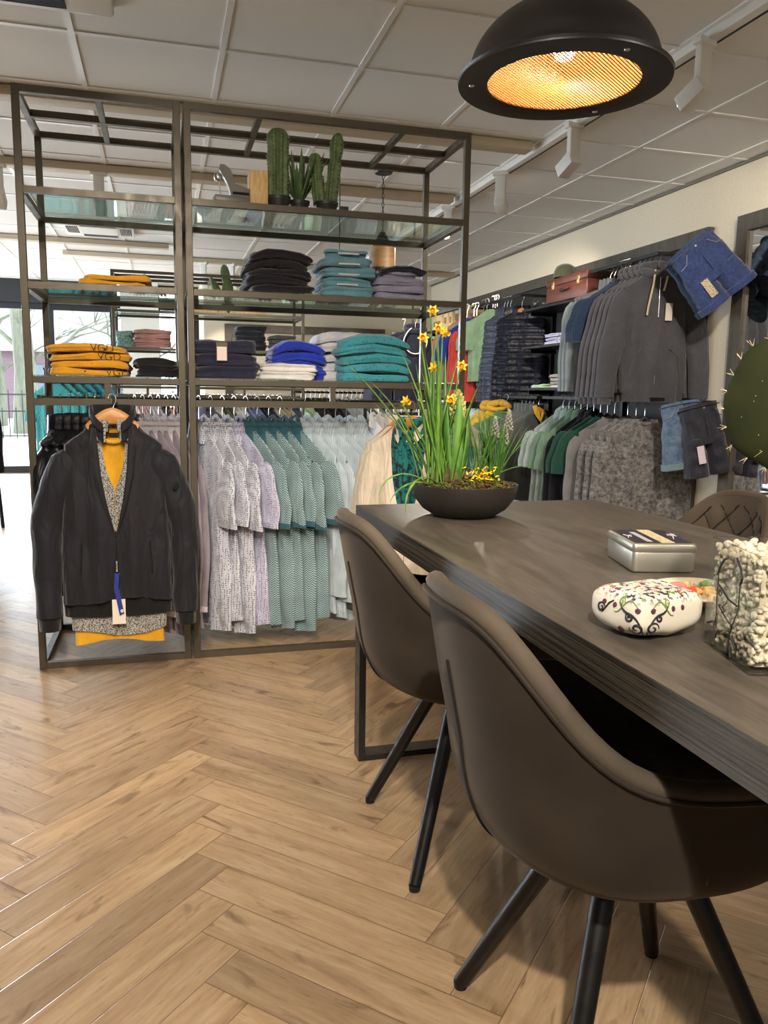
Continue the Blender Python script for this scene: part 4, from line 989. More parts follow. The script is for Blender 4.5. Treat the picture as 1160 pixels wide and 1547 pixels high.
# front pair, right unit
RR = RY0+.265
it = []
for k in range(4): it.append(('short_shirt' if k % 2 else 'short_shirt_b', 'short_sleeved_shirt', dict(main=F_WHITEDOT2 if k == 3 else F_WHITEDOT), 'white short-sleeved shirt with small dark print', 'shirt', 'white printed short-sleeved shirts on the front rail'))
for k in range(5): it.append(('short_shirt_b' if k % 2 else 'short_shirt', 'short_sleeved_shirt', dict(main=F_GREENZ, sub=F_TEALD), 'green zigzag short-sleeved shirt with dark teal collar', 'shirt', 'green zigzag shirts on the front rail'))
for k in range(6): it.append(('long_shirt' if k % 2 else 'long_shirt_b', 'long_sleeved_shirt', dict(main=F_PALEBLUE if k % 3 else F_PALEB2), 'pale blue striped long-sleeved shirt' if k % 3 else 'pale blue flecked long-sleeved shirt', 'shirt', 'pale blue long-sleeved shirts on the front rail'))
row(it, (.148, RR), (.85, RR), 1.070, R_(-62), R_(-52), 'front rail', 'left')
# left unit
it = [('puffer', 'puffer_jacket', dict(main=F_BLACKSH), 'glossy black quilted jacket', 'jacket', 'black quilted jackets on the left rail')]*5
row(it, (-.405, RR), (-.27, RR), 1.070, R_(-104), R_(-98), 'hanging behind the big black jacket', 'left')
it = [('thin_jacket', 'hooded_jacket', dict(main=F_BLACK), 'matt black jacket', 'jacket', 'black jackets at the middle of the left rail')]*3
row(it, (-.235, RR), (-.14, RR), 1.070, R_(-100), R_(-90), 'hanging behind the wooden hanger', 'left')
it = [('long_shirt', 'long_sleeved_shirt', dict(main=F_LILAC, sub=F_LILACW), 'lilac grey long-sleeved shirt with pale collar', 'shirt', 'lilac grey shirts on the left rail')]*6
row(it, (-.115, RR), (.045, RR), 1.070, R_(-68), R_(-58), 'front rack, left unit', 'left')

# ------------------------------------------------------------------ the big black jacket (three layers, one display)
def open_v(top, zend): return lambda z: top*max(0, 1-(max(0, z/zend))**2.2)*(1 if z < 0 else 1) if z > zend else .0008
jx, jy, jz = -.178, RY0-.205, 1.074
F_JKT = cloth('ink_black_nylon', C(26, 26, 32), rough=.68, sheen=.15, bump=.25); F_PRINTBW = cloth('black_white_weave_print', C(168, 165, 158), 'flecks', C(34, 33, 34), 200, thr=.48); F_MUSTS = cloth('mustard_jersey', C(216, 160, 34))
F_RIBB = cloth('black_rib', C(16, 15, 18), 'stripe', C(8, 8, 9), 60)
def displayjacket():
    e = empty('bomber_jacket', (jx, jy, jz), 0, label='big black bomber jacket facing out on a wooden hanger, front of the narrow rack', cat='jacket'); e.scale = (.80, 1, .985)
    b = body_mesh(w=.214, hem=.250, L=.665, d=.050, op=open_v(.072, -.42), seed=31, fold=.008, neck=.088, slope=.085, nr=34, na=90)
    bo = b.build('body', F_JKT, e, ang=180)
    MB().grid(lambda u, v: (.246*sin(2*pi*u)*(1-.03*v)*1.0, -.056*math.copysign(abs(cos(2*pi*u))**.6, cos(2*pi*u)), ZN-.660-.066*v), 72, 5, wu=True).build('waistband', F_RIBB, e, ang=180)
    for s in (-1, 1):
        n = 22; pts = []; rs = []; ry = []
        for i in range(n+1):
            f = i/n; x = s*(.168+.140*(sin(min(1, f*1.9)*pi/2))-.004*f); z = ZN-.108-.617*f; pts.append((x, .004-.02*f+.012*sin(f*pi), z))
            r = .078-.022*f; r *= 1+.05*sin(f*21+s)*(f > .25); rs.append(r*(.35 if i == 0 else (.72 if i == 1 else 1))); ry.append(.050*(.6 if i == 0 else 1)*(1+.08*sin(f*17+s*2)))
        sl = MB().tube(pts, rs, 26, ry=ry, up=(1, 0, 0)).build('sleeve', F_JKT, e, ang=60)
        x, y, z = pts[-1]; MB().tube([(x, y, z+.006), (x, y, z-.05)], [.050, .046], 24, ry=[.044, .040], up=(1, 0, 0)).build('ribbed_cuff', F_RIBB, sl, ang=60)
    # stand collar falling open on both sides
    def col(u, v):
        a = .42+(2*pi-.84)*u; c_, s_ = cos(a), sin(a); fr = max(0, c_)
        pr = [(1.0, -.012), (.98, .02), (.97, .045), (1.02, .062), (1.10, .055), (1.14, .03)]
        k = v*5; i = min(int(k), 4); t_ = k-i; r_ = pr[i][0]*(1-t_)+pr[i+1][0]*t_; z = pr[i][1]*(1-t_)+pr[i+1][1]*t_
        return (.090*r_*s_*(1+.05*fr), -.058*r_*c_-.020*fr, ZN+z-.075*fr**1.5+.004)
    MB().grid(col, 60, 12).build('collar', F_JKT, e, ang=180)
    for s in (-1, 1):   # lapel edge folded back
        MB().tube([(s*.080, -.060, ZN-.02), (s*.080, -.072, ZN-.08), (s*.070, -.078, ZN-.18), (s*.044, -.078, ZN-.29), (s*.003, -.070, ZN-.42)], [.008, .016, .015, .010, .004], 12, ry=[.004, .006, .005, .004, .002], up=(1, 0, 0)).build('front_facing', F_JKT, e, ang=180)
    MB().tube([(.0, -.066, ZN-.40), (.001, -.064, ZN-.55), (0, -.066, ZN-.72)], .0035, 6).build('zipper', M_BLACKM, e)
    z = MB(); z.rbox(-.0035, .0035, -.076, -.072, ZN-.55, ZN-.51, .001); z.tube([(.008*cos(a), -.074, ZN-.554+.006*sin(a)) for a in [2*pi*i/14 for i in range(14)]], .0012, 5, closed=True); z.build('zip_puller', M_CHROME, e)
    st = MB(); st.add([(-.010, -.079, ZN-.405), (.012, -.079, ZN-.405), (-.008, -.080, ZN-.45), (-.018, -.080, ZN-.44), (-.016, -.081, ZN-.46), (.004, -.081, ZN-.455), (.006, -.083, ZN-.565), (.026, -.083, ZN-.558),
                        (-.010, -.0775, ZN-.405), (.012, -.0775, ZN-.405), (-.008, -.0785, ZN-.45), (-.018, -.0785, ZN-.44), (-.016, -.0795, ZN-.46), (.004, -.0795, ZN-.455), (.006, -.0815, ZN-.565), (.026, -.0815, ZN-.558)],
                       [(0, 1, 5, 4), (4, 5, 7, 6), (8, 12, 13, 9), (12, 14, 15, 13), (1, 9, 13, 5), (5, 13, 15, 7), (0, 4, 12, 8), (4, 6, 14, 12), (6, 7, 15, 14)])
    st.v = [(x, y-.002, z-.150) for x, y, z in st.v]; sp = st.build('blue_strap', cloth('strap_blue', C(36, 48, 128), rough=.6), e, smooth=False); sp['label'] = 'royal blue strap with a small white round badge'
    MB().lathe([(0, 0), (.007, 0), (.007, .0012), (.005, .0014), (0, .0014)], 18, M=T(.0165, -.0855, ZN-.698) @ RX(pi/2)).build('badge', plain('badge_white', C(196, 200, 216), .4), sp)
    tg = MB().box(-.026, .032, -.0785, -.0775, ZN-.750, ZN-.655).build('swing_tag', M_TAG, e, smooth=False)
    MB().lathe([(0, 0), (.017, 0), (.018, .002), (.013, .003), (0, .003)], 24, M=T(.268, -.050, ZN-.235) @ RZ(.5) @ RX(pi/2)).build('sleeve_patch', plain('patch_black', C(16, 15, 17), .5), e)
    for s in (-1, 1): MB().tube([(s*.148, -.068, ZN-.44), (s*.156, -.069, ZN-.56)], [.003, .003], 6).build('pocket', M_BLACKM, e)
    # inner layers share the hanger
    i1 = body_mesh(w=.200, hem=.212, L=.765, d=.028, op=open_v(.046, -.22), seed=33, fold=.0025, neck=.074, slope=.08, nr=30, na=70).build('printed_shirt', F_PRINTBW, e, ang=180); i1['label'] = 'black and white printed shirt layered inside'
    cm = collar_mb('shirt', neck=.078, d=.040, h=.034).build('shirt_collar', F_PRINTBW, i1, ang=180)
    i2 = body_mesh(w=.190, hem=.200, L=.800, d=.018, seed=35, fold=.002, neck=.066, slope=.08, nr=26, vee=.035).build('mustard_tee', F_MUSTS, e, ang=180); i2['label'] = 'mustard yellow tee as the innermost layer'
    MB().tube([(.064*sin(a), -.030*cos(a), ZN+.002-.040*max(0, cos(a))) for a in [2*pi*i/28 for i in range(28)]], .008, 8, closed=True).build('neckband', F_MUSTS, i2)
    MB().box(-.020, .020, .012, .0135, ZN-.022, ZN-.006).build('neck_label', M_INNER, i2, smooth=False)
    hm = MB(); pts = []
    for i in range(25):
        f = i/24*2-1; pts.append((f*.105, -.006, ZN+.024-.05*abs(f)**1.7))
    hm.tube(pts, [.020+.010*(1-abs(i/12-1)) for i in range(25)], 12, ry=[.008]*25, up=(0, 0, 1)); i1.location = (0, 0, -.030); i2.location = (0, -.002, -.034)
    hm.v = [(x, y-.022, z) for x, y, z in hm.v]; ho = hm.build('wooden_hanger', M_HWOOD, e)
    hanger_parts()[1].build('hook', M_CHROME, ho)
displayjacket()
# cream jackets on the right unit's face-out arm
F_TEALFL = cloth('teal_floral', C(30, 118, 116), 'floral', C(18, 48, 54), 38, thr=.47)
def creamjacket(y, rz, front, label):
    e = empty('zip_jacket', (.965, y, 1.060), rz, label=label, cat='jacket', group='cream jackets facing out'); e.scale = (.80, .9, 1)
    body_mesh(w=.225, hem=.24, L=.70, d=.040, op=open_v(.085, -.42) if front else open_v(.05, -.2), seed=41, fold=.006, neck=.082, slope=.075, nr=28, na=70).build('body', F_CREAM, e, ang=180)
    for s in (-1, 1):
        n = 18; pts = [(s*(.18+.095*sin(min(1, i/n*1.5)*pi/2)), .004, ZN-.115-.56*i/n) for i in range(n+1)]
        MB().tube(pts, [(.072-.02*i/n)*(.7 if i == 0 else 1+.03*sin(i*2.)) for i in range(n+1)], 22, ry=[.040]*(n+1), up=(1, 0, 0)).build('sleeve', F_CREAM, e, ang=60)
    def col(u, v):
        a = .5+(2*pi-1.0)*u; c_, s_ = cos(a), sin(a); fr = max(0, c_)
        r_ = 1+.06*v-.1*sin(v*pi); return (.084*r_*s_*(1+.08*fr), -.050*r_*c_-.016*fr, ZN-.010+.055*v-.065*fr**1.5)
    c = MB().grid(col, 50, 8).build('collar', F_CREAM, e, ang=180)
    def colb(u, v):
        uu = .80+.13*u; p = Vector(col(uu, .35+.33*v)); return p+Vector((p.x, p.y, 0)).normalized()*.0018
    MB().grid(colb, 14, 4).build('black_collar_stripe', M_INNER, c, ang=180)
    if front:
        i1 = body_mesh(w=.185, hem=.20, L=.68, d=.020, op=open_v(.030, -.12), seed=43, fold=.002, neck=.070, slope=.075, nr=24, na=60).build('teal_floral_shirt', F_TEALFL, e, ang=180); i1['label'] = 'teal shirt with dark floral print layered inside'
        collar_mb('shirt', neck=.070, d=.034, h=.03).build('shirt_collar', F_TEALFL, i1, ang=180)
        for s in (-1, 1): MB().tube([(s*.075, -.052, ZN-.06), (s*.05, -.058, ZN-.18), (s*.022, -.055, ZN-.3), (s*.003, -.05, ZN-.42)], .003, 6).build('zip_edge', plain('plum_trim', C(58, 40, 48), .6), e)
    hm = MB(); pts = [(f*.17, -.004, ZN+.024-.080*abs(f)**1.35) for f in [i/12-1 for i in range(25)]]
    hm.tube(pts, [.010+.014*(1-abs(i/12-1)) for i in range(25)], 12, ry=[.009]*25, up=(0, 0, 1)); ho = hm.build('wooden_hanger', M_HWOOD, e); hanger_parts()[1].build('hook', M_CHROME, ho)
creamjacket(RY0-.20, R_(-40), True, 'cream jacket with teal floral shirt inside on a wooden hanger, behind the bulb bowl')
creamjacket(RY0-.11, R_(-44), False, 'second cream jacket, half hidden right behind the one with the teal shirt')

# ------------------------------------------------------------------ folded clothes
def folded_mb(w, d, h, layers=2, seed=0, rough_=.007, taper=.0, arch=0.):
    q = random.Random(seed); o_ = Vector((q.uniform(0, 50), q.uniform(0, 50), q.uniform(0, 50))); n = 56; rings = []
    nz = layers*6
    lv = [(0, .90), (.0, .97)]+[((i+.5)/nz, 1-.045*(1-abs(sin(pi*layers*(i+.5)/nz))**.45)) for i in range(nz)]+[(1, .955), (1.02, .86), (1.03, .6), (1.03, .3), (1.03, .02)]
    for zf, rho in lv:
        r_ = []
        for j in range(n):
            a = 2*pi*j/n; c_, s_ = cos(a), sin(a); e = .28
            x = w/2*math.copysign(abs(c_)**e, c_)*rho; y = d/2*math.copysign(abs(s_)**e, s_)*rho
            nn = noise.noise(Vector((x*9, y*9, zf*.7))+o_); n2 = noise.noise(Vector((x*24, y*24, zf*3))+o_)
            sag = 1-.10*(abs(x)/(w/2))**3-.04*(abs(y)/(d/2))**3
            z = h*min(1.03, zf)*sag+(nn*rough_*1.6+n2*rough_*.6)*zf
            lay = math.floor(min(.999, max(0, zf))*layers+.5)
            x += .006*sin(lay*5.1+seed*2.3)+.004*nn*layers; y += .004*sin(lay*3.7+seed)+.006*noise.noise(Vector((x*14, zf*5, 3))+o_)
            z += arch*(1-(2*x/w)**2-.3*(2*y/d)**2)+(.004*noise.noise(Vector((x*7, y*5, 0))+o_) if arch else 0)
            r_.append((x*(1+nn*.03), y*(1+n2*.02), z if arch else max(0, z)))
        rings.append(r_)
    return MB().loft(rings)
_fold = {}
def folded(name, loc, w, d, h, mat, label, cat, group=None, layers=2, seed=0, rz=0, collar=None, extra=None, var=4, arch=0.):
    key = (round(w, 3), round(d, 3), round(h, 4), layers, seed % var, round(arch, 3))
    if key not in _fold: me = folded_mb(w, d, h, layers, seed % var+layers*5, arch=arch).mesh('folded', ang=180); me.materials.append(None); _fold[key] = me
    o = bpy.data.objects.new(name, _fold[key]); COL.objects.link(o); o.material_slots[0].link = 'OBJECT'; o.material_slots[0].material = mat
    o.location = loc; o.rotation_euler = (0, 0, rz); tag(o, label, cat, group)
    if collar:
        cm = MB()
        def f(u, v):
            a = pi*(1.0+1.0*u); r = .075+.012*v; return (r*cos(a)*1.15, -d/2+.075+r*sin(a)*.75-.01*v, h*.95+.032*sin(v*pi/1.25)+.004*sin(u*9))
        cm.grid(f, 22, 8); c = cm.build('collar', collar if collar is not True else mat, o, ang=180)
    return o
def pile(n, name, x, y, z, w, d, h, mats, look, cat, group, where, jx=.009, layers=2, collar=None, rz=0, seed=0, arch=0.):
    out = []
    for i in range(n):
        m = mats[i % len(mats)]; pos = 'alone' if n == 1 else ('bottom' if i == 0 else ('top' if i == n-1 else ORD[i]+' from the bottom'))
        lab = look+(', '+pos.replace(' from the bottom', ' from bottom')+', ' if n > 1 else ' ')+where
        out.append(folded(name, (x+rnd.uniform(-jx, jx), y+rnd.uniform(-jx, jx), z+i*h*1.0), w+rnd.choice((0, -.006)), d, h*.94, m, lab, cat, group, layers, seed+i, rz+rnd.uniform(-.05, .05), collar, arch=arch*(i+1)/n if i else 0.))
    return out
YF = 3.47
def glassz(z): return z+.0025
# mustard polos with lettering
ps = pile(4, 'folded_polo_shirt', -.275, YF-.03, glassz(1.154), .30, .30, .0285, [cloth('mustard_pique', C(222, 158, 36))], 'mustard yellow folded polo', 'polo shirt', 'mustard polos on the narrow rack', 'at the left of the narrow rack', layers=1, jx=.010, arch=.014)
M_VG = plain('dark_brown_print', C(40, 30, 26), .7)
for i, o in enumerate(ps):
    if i == 2: dx = .055
    else: dx = (.085, .070, 0, .045)[i]
    cu = bpy.data.curves.new('lettering', 'FONT'); cu.body = 'VGD'; cu.size = .042; cu.extrude = .0006; cu.offset = -.0006
    tmp = bpy.data.objects.new('lettering', cu); COL.objects.link(tmp); dg = bpy.context.evaluated_depsgraph_get(); me = bpy.data.meshes.new_from_object(tmp.evaluated_get(dg)); bpy.data.objects.remove(tmp)
    if i == 1: bpy.data.meshes.remove(me); continue
    l = bpy.data.objects.new('lettering', me); COL.objects.link(l); me.materials.clear(); me.materials.append(M_VG); l.parent = o
    l.location = (dx-.03, -.1555, -.001+.0035*(i+1)*(1-(2*dx/.3)**2)-(.0045 if i else 0)); l.rotation_euler = (R_(86), 0, 0)
for i, o in enumerate(ps):
    MB().tube([(-.15, -.08, .016), (-.158, -.02, .018), (-.152, .06, .016)], .012, 8, ry=.008).build('dark_collar', F_DKGREY, o)
    MB().lathe([(0, 0), (.004, 0), (.003, .003), (0, .003)], 10, M=T(-.02+.03*i, -.146, .016) @ RX(pi/2)).build('button', M_VG, o)
pile(2, 'folded_sweater', -.02, YF, glassz(1.154), .17, .28, .038, [F_BLACK], 'black folded sweater', 'sweater', 'black sweaters on the narrow rack', 'right of the mustard polos', layers=2)
pile(2, 'folded_polo_shirt', -.170, YF, glassz(1.502), .26, .28, .022, [cloth('mustard_pique', C(222, 158, 36))], 'mustard yellow folded polo lying high', 'polo shirt', 'mustard polos on the upper glass shelf', 'on the upper shelf of the narrow rack', layers=1)
# right unit, third shelf
nv = pile(3, 'folded_sweater', .252, YF, glassz(1.154), .262, .32, .052, [cloth('navy_melange', C(46, 46, 68), 'melange', C(34, 34, 52), 160)], 'navy folded sweater', 'sweater', 'navy sweaters with a swing tag', 'beside the middle posts', layers=2)
tgo = MB(); tgo.box(-.022, .022, -.001, 0, -.075, 0); tg = tgo.build('swing_tag', plain('brown_tag', C(104, 92, 80), .7), nv[2], loc=(-.01, -.168, .040), smooth=False)
MB().box(-.019, .019, -.0016, -.0011, -.072, -.018).build('price_label', plain('pink_label', C(234, 214, 208), .7), tg, smooth=False)
pile(4, 'folded_polo_shirt', .565, YF+.04, glassz(1.154), .235, .28, .034, [cloth('royal_blue_knit', C(34, 56, 176))], 'royal blue folded polo', 'polo shirt', 'royal blue polos behind the white pair', 'behind the white pair', layers=2, arch=.035)
pile(2, 'folded_polo_shirt', .505, YF-.10, glassz(1.154), .235, .12, .034, [F_WHITE], 'white folded polo', 'polo shirt', 'white folded polos in front of the blue ones', 'in front of the blue polos', layers=2)
pile(5, 'folded_sweater', .790, YF+.07, glassz(1.154), .275, .30, .040, [cloth('cream_lavender_knit', C(214, 212, 204), 'melange', C(196, 198, 214), 12)], 'cream folded sweater', 'sweater', 'cream sweaters behind the teal ones', 'between the blue and teal piles', layers=1, arch=.02)
pile(5, 'folded_sweater', .872, YF-.07, glassz(1.154), .315, .22, .034, [cloth('teal_pattern_knit', C(66, 154, 166), 'flecks', C(26, 92, 112), 75, thr=.25)], 'teal green patterned folded sweater', 'sweater', 'teal patterned sweaters', 'behind the bulb leaves', layers=1, jx=.012, arch=.036)
# second shelf
pile(5, 'folded_shirt', .475, YF, glassz(1.502), .265, .28, .031, [cloth('black_cotton', C(34, 30, 36))], 'black folded shirt', 'shirt', 'black folded shirts', 'on the second shelf of the wide rack', layers=2, collar=None, arch=.03)
gs = pile(4, 'folded_shirt', .765, YF, glassz(1.502), .225, .27, .041, [cloth('dusty_teal_cotton', C(112, 158, 172))], 'dusty teal folded shirt with raised collar', 'shirt', 'dusty teal folded shirts', 'second shelf of wide rack', layers=2, collar=True)
for o in gs: MB().tube([(x, -.135-.01*(1-(x/.08)**2), .050) for x in (-.05, -.02, .01, .04)], .0035, 6, ry=.001).build('white_band', F_WHITE, o)
ls = pile(3, 'folded_shirt', 1.0, YF-.02, glassz(1.502), .225, .25, .030, [cloth('lavender_check', C(186, 184, 204), 'check', C(140, 136, 168), 90)], 'pale lavender checked folded shirt', 'shirt', 'lavender folded shirts', 'at the right end of the second shelf', layers=1, collar=True, jx=.015)
o = tag(MB().tube([(-.10, 0, .016), (-.03, .0, .03), (.03, 0, .034), (.10, 0, .02)], [.012, .016, .016, .012], 10, ry=.06).build('folded_scarf', F_NAVY, loc=(1.0, YF-.09, 1.602)), 'dark navy folded cloth lying on the lavender shirts', 'cloth')

# ------------------------------------------------------------------ top shelf of the wide rack
tz = 1.8425
e = empty('vintage_press', (.290, 3.345, tz), R_(4), label='grey cast metal vintage tool with curved arm on the top shelf', cat='press')
M_CAST = metal('cast_grey', C(112, 108, 102), .45, .5)
MB().rbox(-.078, .078, -.035, .035, 0, .026, .006).build('base', M_CAST, e)
m = MB(); prof = [(-.010, .024), (-.018, .06), (-.035, .095), (-.055, .125), (-.052, .145), (-.035, .145), (-.012, .13), (-.002, .105), (.004, .078), (.030, .072), (.068, .060), (.078, .048), (.078, .024)]
k0 = len(prof); m.add([(x, -.012, z) for x, z in prof]+[(x, .012, z) for x, z in prof], [tuple(range(k0)), tuple(reversed(range(k0, 2*k0)))]+[(i, (i+1) % k0+0, (i+1) % k0+k0, i+k0) for i in range(k0)])
recalc(m.build('arm', M_CAST, e, ang=25))
MB().rbox(-.005, .076, -.014, .014, .036, .047, .004).build('slot', M_INNER, e)
MB().lathe([(0, -.016), (.014, -.012), (.018, 0), (.014, .012), (0, .016)], 16, (-.060, 0, .098)).build('clamp_knob', M_CHROME, e)
MB().tube([(-.056, 0, .085), (-.050, 0, .03)], .003, 6).build('spindle', M_CHROME, e)
wb = MB().rbox(-.036, .036, -.05, .05, 0, .128, .004).build('wooden_block', wood('pale_lit_wood', C(206, 160, 96), C(234, 198, 140), (8, 8, 1), .5), loc=(.388, 3.36, tz)); tag(wb, 'upright pale wooden block beside the column cactus on the top shelf', 'block')
t = NT('desert_cactus'); tc = t.n('ShaderNodeTexCoord'); nz = t.n('ShaderNodeTexNoise', {'Vector': (tc, 3), 'Scale': 40., 'Detail': 4.}); r = t.ramp((nz, 0), [(.3, C(62, 82, 46)), (.7, C(104, 122, 74))]); t.bsdf(Base_Color=(r, 0), Roughness=.6); M_CC = t.m
M_POT = plain('black_pot', C(42, 40, 38), .5)
def column(m, sp, c, R, h, ribs, lean=(0, 0), seed=0, waist=0):
    q = random.Random(seed); c = Vector(c)
    def f(u, v):
        a = u*2*pi; z = h*v; top = 1 if v < .86 else sqrt(max(0, 1-((v-.86)/.14)**2)); r_ = R*top*(1+.18*cos(a*ribs))*(1+.04*sin(v*23+seed))
        if waist and abs(v-waist) < .05: r_ *= .72+.28*(abs(v-waist)/.05)
        return c+Vector((cos(a)*r_+lean[0]*v, sin(a)*r_+lean[1]*v, z))
    m.grid(f, ribs*8, 34, wu=True)
    for k in range(ribs):
        for j in range(16):
            P = Vector(f(k/ribs, .04+.92*j/16)); d = Vector((P.x-c.x, P.y-c.y, .3*R)).normalized()
            for _ in range(3): e_ = (d+Vector((q.gauss(0, .5), q.gauss(0, .5), q.gauss(0, .5)))).normalized(); sp.tube([P, P+e_*.006], [.0006, .0002], 3)
def pot(e, R, h): MB().lathe([(0, 0), (R*.82, 0), (R*.94, h*.62), (R, h*.64), (R*1.02, h), (R*.92, h), (R*.9, h*.8), (0, h*.8)], 32).build('pot', M_POT, e)
M_SP = plain('pale_spine', C(206, 196, 160), .7)
e = empty('column_cactus', (.468, 3.34, tz), label='thick ribbed column cactus in a black pot on the top shelf', cat='cactus'); pot(e, .05, .040)
m, s = MB(), MB(); column(m, s, (0, 0, .03), .038, .275, 9, seed=1); m.build('column', M_CC, e, ang=180); s.build('spines', M_SP, e)
e = empty('agave_plant', (.558, 3.37, tz), label='spiky agave in a black pot between the two cacti on the top shelf', cat='plant'); pot(e, .045, .036)
m = MB(); q = random.Random(6)
for k in range(20):
    a = k*2.4; ln = q.uniform(.14, .24); leaf(m, (.008*cos(a), .008*sin(a), .03), (cos(a)*q.uniform(.15, .75), sin(a)*q.uniform(.15, .6), 1), ln, .018, q.uniform(-.15, .15), n=7, fold=.5)
m.build('leaves', leafmat('agave_leaf', C(58, 84, 50), C(104, 126, 82)), e, ang=180)
e = empty('twin_cactus', (.665, 3.34, tz), label='two-armed column cactus in a low black pot on the top shelf', cat='cactus'); pot(e, .05, .032)
m, s = MB(), MB(); column(m, s, (.018, 0, .02), .023, .290, 6, (.03, 0), 2, waist=.62); column(m, s, (-.026, .005, .02), .023, .205, 6, (-.02, 0), 3, waist=.62); m.build('columns', M_CC, e, ang=180); s.build('spines', M_SP, e)
o = MB().rbox(-.018, .018, -.012, .012, 0, .022, .004).build('small_black_box', M_POT, loc=(.738, 3.335, tz)); tag(o, 'tiny dark box beside the twin cactus pot on the top shelf', 'box')
# ------------------------------------------------------------------ clothes on the background racks
BR = BY+.265
it = [('tee', 'short_sleeved_shirt', dict(main=F_TEALP), 'teal printed short-sleeved shirt', 'shirt', 'background rail, teal prints')]*3 + [('long_tee', 'sweater', dict(main=F_TEAL), 'plain teal sweater', 'sweater', 'background rail, plain teal')]*3 + \
     [('long_shirt_b', 'long_sleeved_shirt', dict(main=F_PINKS), 'pink striped shirt', 'shirt', 'background rail, pink stripes')]*4 + [('long_shirt', 'long_sleeved_shirt', dict(main=F_LILACW), 'pale lilac shirt', 'shirt', 'background rail, pale lilac')]*3 + \
     [('long_shirt', 'long_sleeved_shirt', dict(main=F_DKGREY), 'dark grey shirt', 'shirt', 'background rail, dark grey')]*2 + [('long_tee', 'sweater', dict(main=F_ORANGE), 'terracotta sweater', 'sweater', 'background rail, terracotta')]*3
row(it[6:], (-.24, BR), (.12, BR), 1.07, R_(-78), R_(-66), 'on the far rack below the pink pile', 'left')
row(it[:6], (-1.02, 8.3), (-.56, 8.3), 1.30, R_(-40), R_(-60), 'far rail by shop window', 'left')
e = empty('clothes_rail', (-.80, 8.3, 0), label='plain black clothes rail by the shop window holding teal shirts', cat='rail')
m = MB(); m.tube([(-.30, 0, 1.30), (.30, 0, 1.30)], .012, 8)
m.build('bar', M_BLACKM, e)
for s in (-1, 1): MB().tube([(s*.29, 0, 1.30), (s*.29, 0, .02)], .011, 8).build('upright', M_BLACKM, e)
for s in (-1, 1): MB().tube([(s*.29, -.25, .012), (s*.29, .25, .012)], .012, 8).build('foot', M_BLACKM, e)
it = []
for mats, look, n, key in ((F_TEE_CREAM, 'offwhite', 3, 'long_shirt'), (F_OLIVE, 'olive', 2, 'tee'), (F_WHITE, 'white', 3, 'long_shirt'), (F_PERI, 'periwinkle blue', 3, 'tee'), (F_NAVY, 'navy', 3, 'long_shirt'), (F_BEIGE, 'beige', 4, 'tee'), (F_STEEL, 'steel blue', 2, 'long_shirt')):
    it += [(key, 'hanging_shirt', dict(main=mats), look+' shirt', 'shirt', 'shirts on the far wide rack')]*n
row(it, (.44, BR), (1.28, BR), 1.07, R_(-66), R_(-54), 'on the far wide rack', 'left')
inst('long_shirt', 'long_sleeved_shirt', (.40, BY-.10, 1.07), R_(3), dict(main=F_STEEL, sub=F_STEEL), 'steel blue shirt with mint lining facing out from the far rack', 'shirt', sc=1.12)
MB().tube([(.40, BY-.02, 1.055), (.40, BY-.115, 1.052), (.40, BY-.118, 1.07)], .006, 6).build('face_out_arm', M_FRAME, bpy.data.objects['display_rack.003']).matrix_parent_inverse = bpy.data.objects['display_rack.003'].matrix_world.inverted() if False else Matrix.Translation((-(.175+1.335)/2, -(BY+.285), 0))
# piles on background racks
bz = lambda z: z+.0025
pile(3, 'folded_shirt', -.33, BY+.22, bz(1.502), .16, .3, .050, [cloth('mint_print', C(138, 176, 164), 'flecks', C(90, 130, 130), 60)], 'mint printed folded shirt', 'shirt', 'mint shirts on the far rack', 'left of the pink pile on the far rack')
pile(4, 'folded_sweater', -.08, BY+.20, bz(1.502), .34, .3, .042, [cloth('dusty_pink_knit', C(170, 124, 118))], 'dusty pink folded sweater', 'sweater', 'dusty pink sweaters on the far rack', 'on the far rack behind the narrow unit')
pile(5, 'folded_jeans', .83, BY+.20, bz(1.502), .30, .3, .046, [cloth('blue_black_denim', C(26, 28, 36))], 'blue black folded jeans', 'jeans', 'dark jeans on the far wide rack', 'far wide rack, above the royal blue pile')
pile(4, 'folded_sweater', 1.14, BY+.20, bz(1.502), .26, .3, .038, [cloth('smoke_grey_knit', C(74, 72, 76))], 'smoke grey folded sweater', 'sweater', 'smoke grey sweaters on the far wide rack', 'right of the far dark jeans')
pile(2, 'folded_shirt', .45, BY+.20, bz(1.502), .34, .3, .045, [F_PERI, F_STEEL], 'blue grey folded shirt', 'shirt', 'blue grey shirts on the far wide rack', 'left end of the far wide rack')
pile(2, 'folded_shirt', .50, BY+.20, bz(1.154), .5, .3, .06, [F_WHITE], 'wide white folded cloth', 'cloth', 'white folded cloths on the far wide rack', 'low on the far wide rack')
for i, (x0, x1) in enumerate(((.22, .52), (.53, .98))):
    o = MB().rbox((x0-x1)/2, (x1-x0)/2, -.11, .11, 0, .03+.015*i, .004).build('wooden_board', wood('pale_lit_wood', C(206, 160, 96), C(234, 198, 140)), loc=((x0+x1)/2, BY+.2, bz(1.84))); tag(o, ('short' if i == 0 else 'long')+' pale wooden board on the upper glass shelf of the far wide rack', 'board')
cac2 = empty('paddle_cactus', (.62, BY+.14, bz(1.84)), label='green paddle cactus far behind, left of the black shirts', cat='cactus')
m = MB()
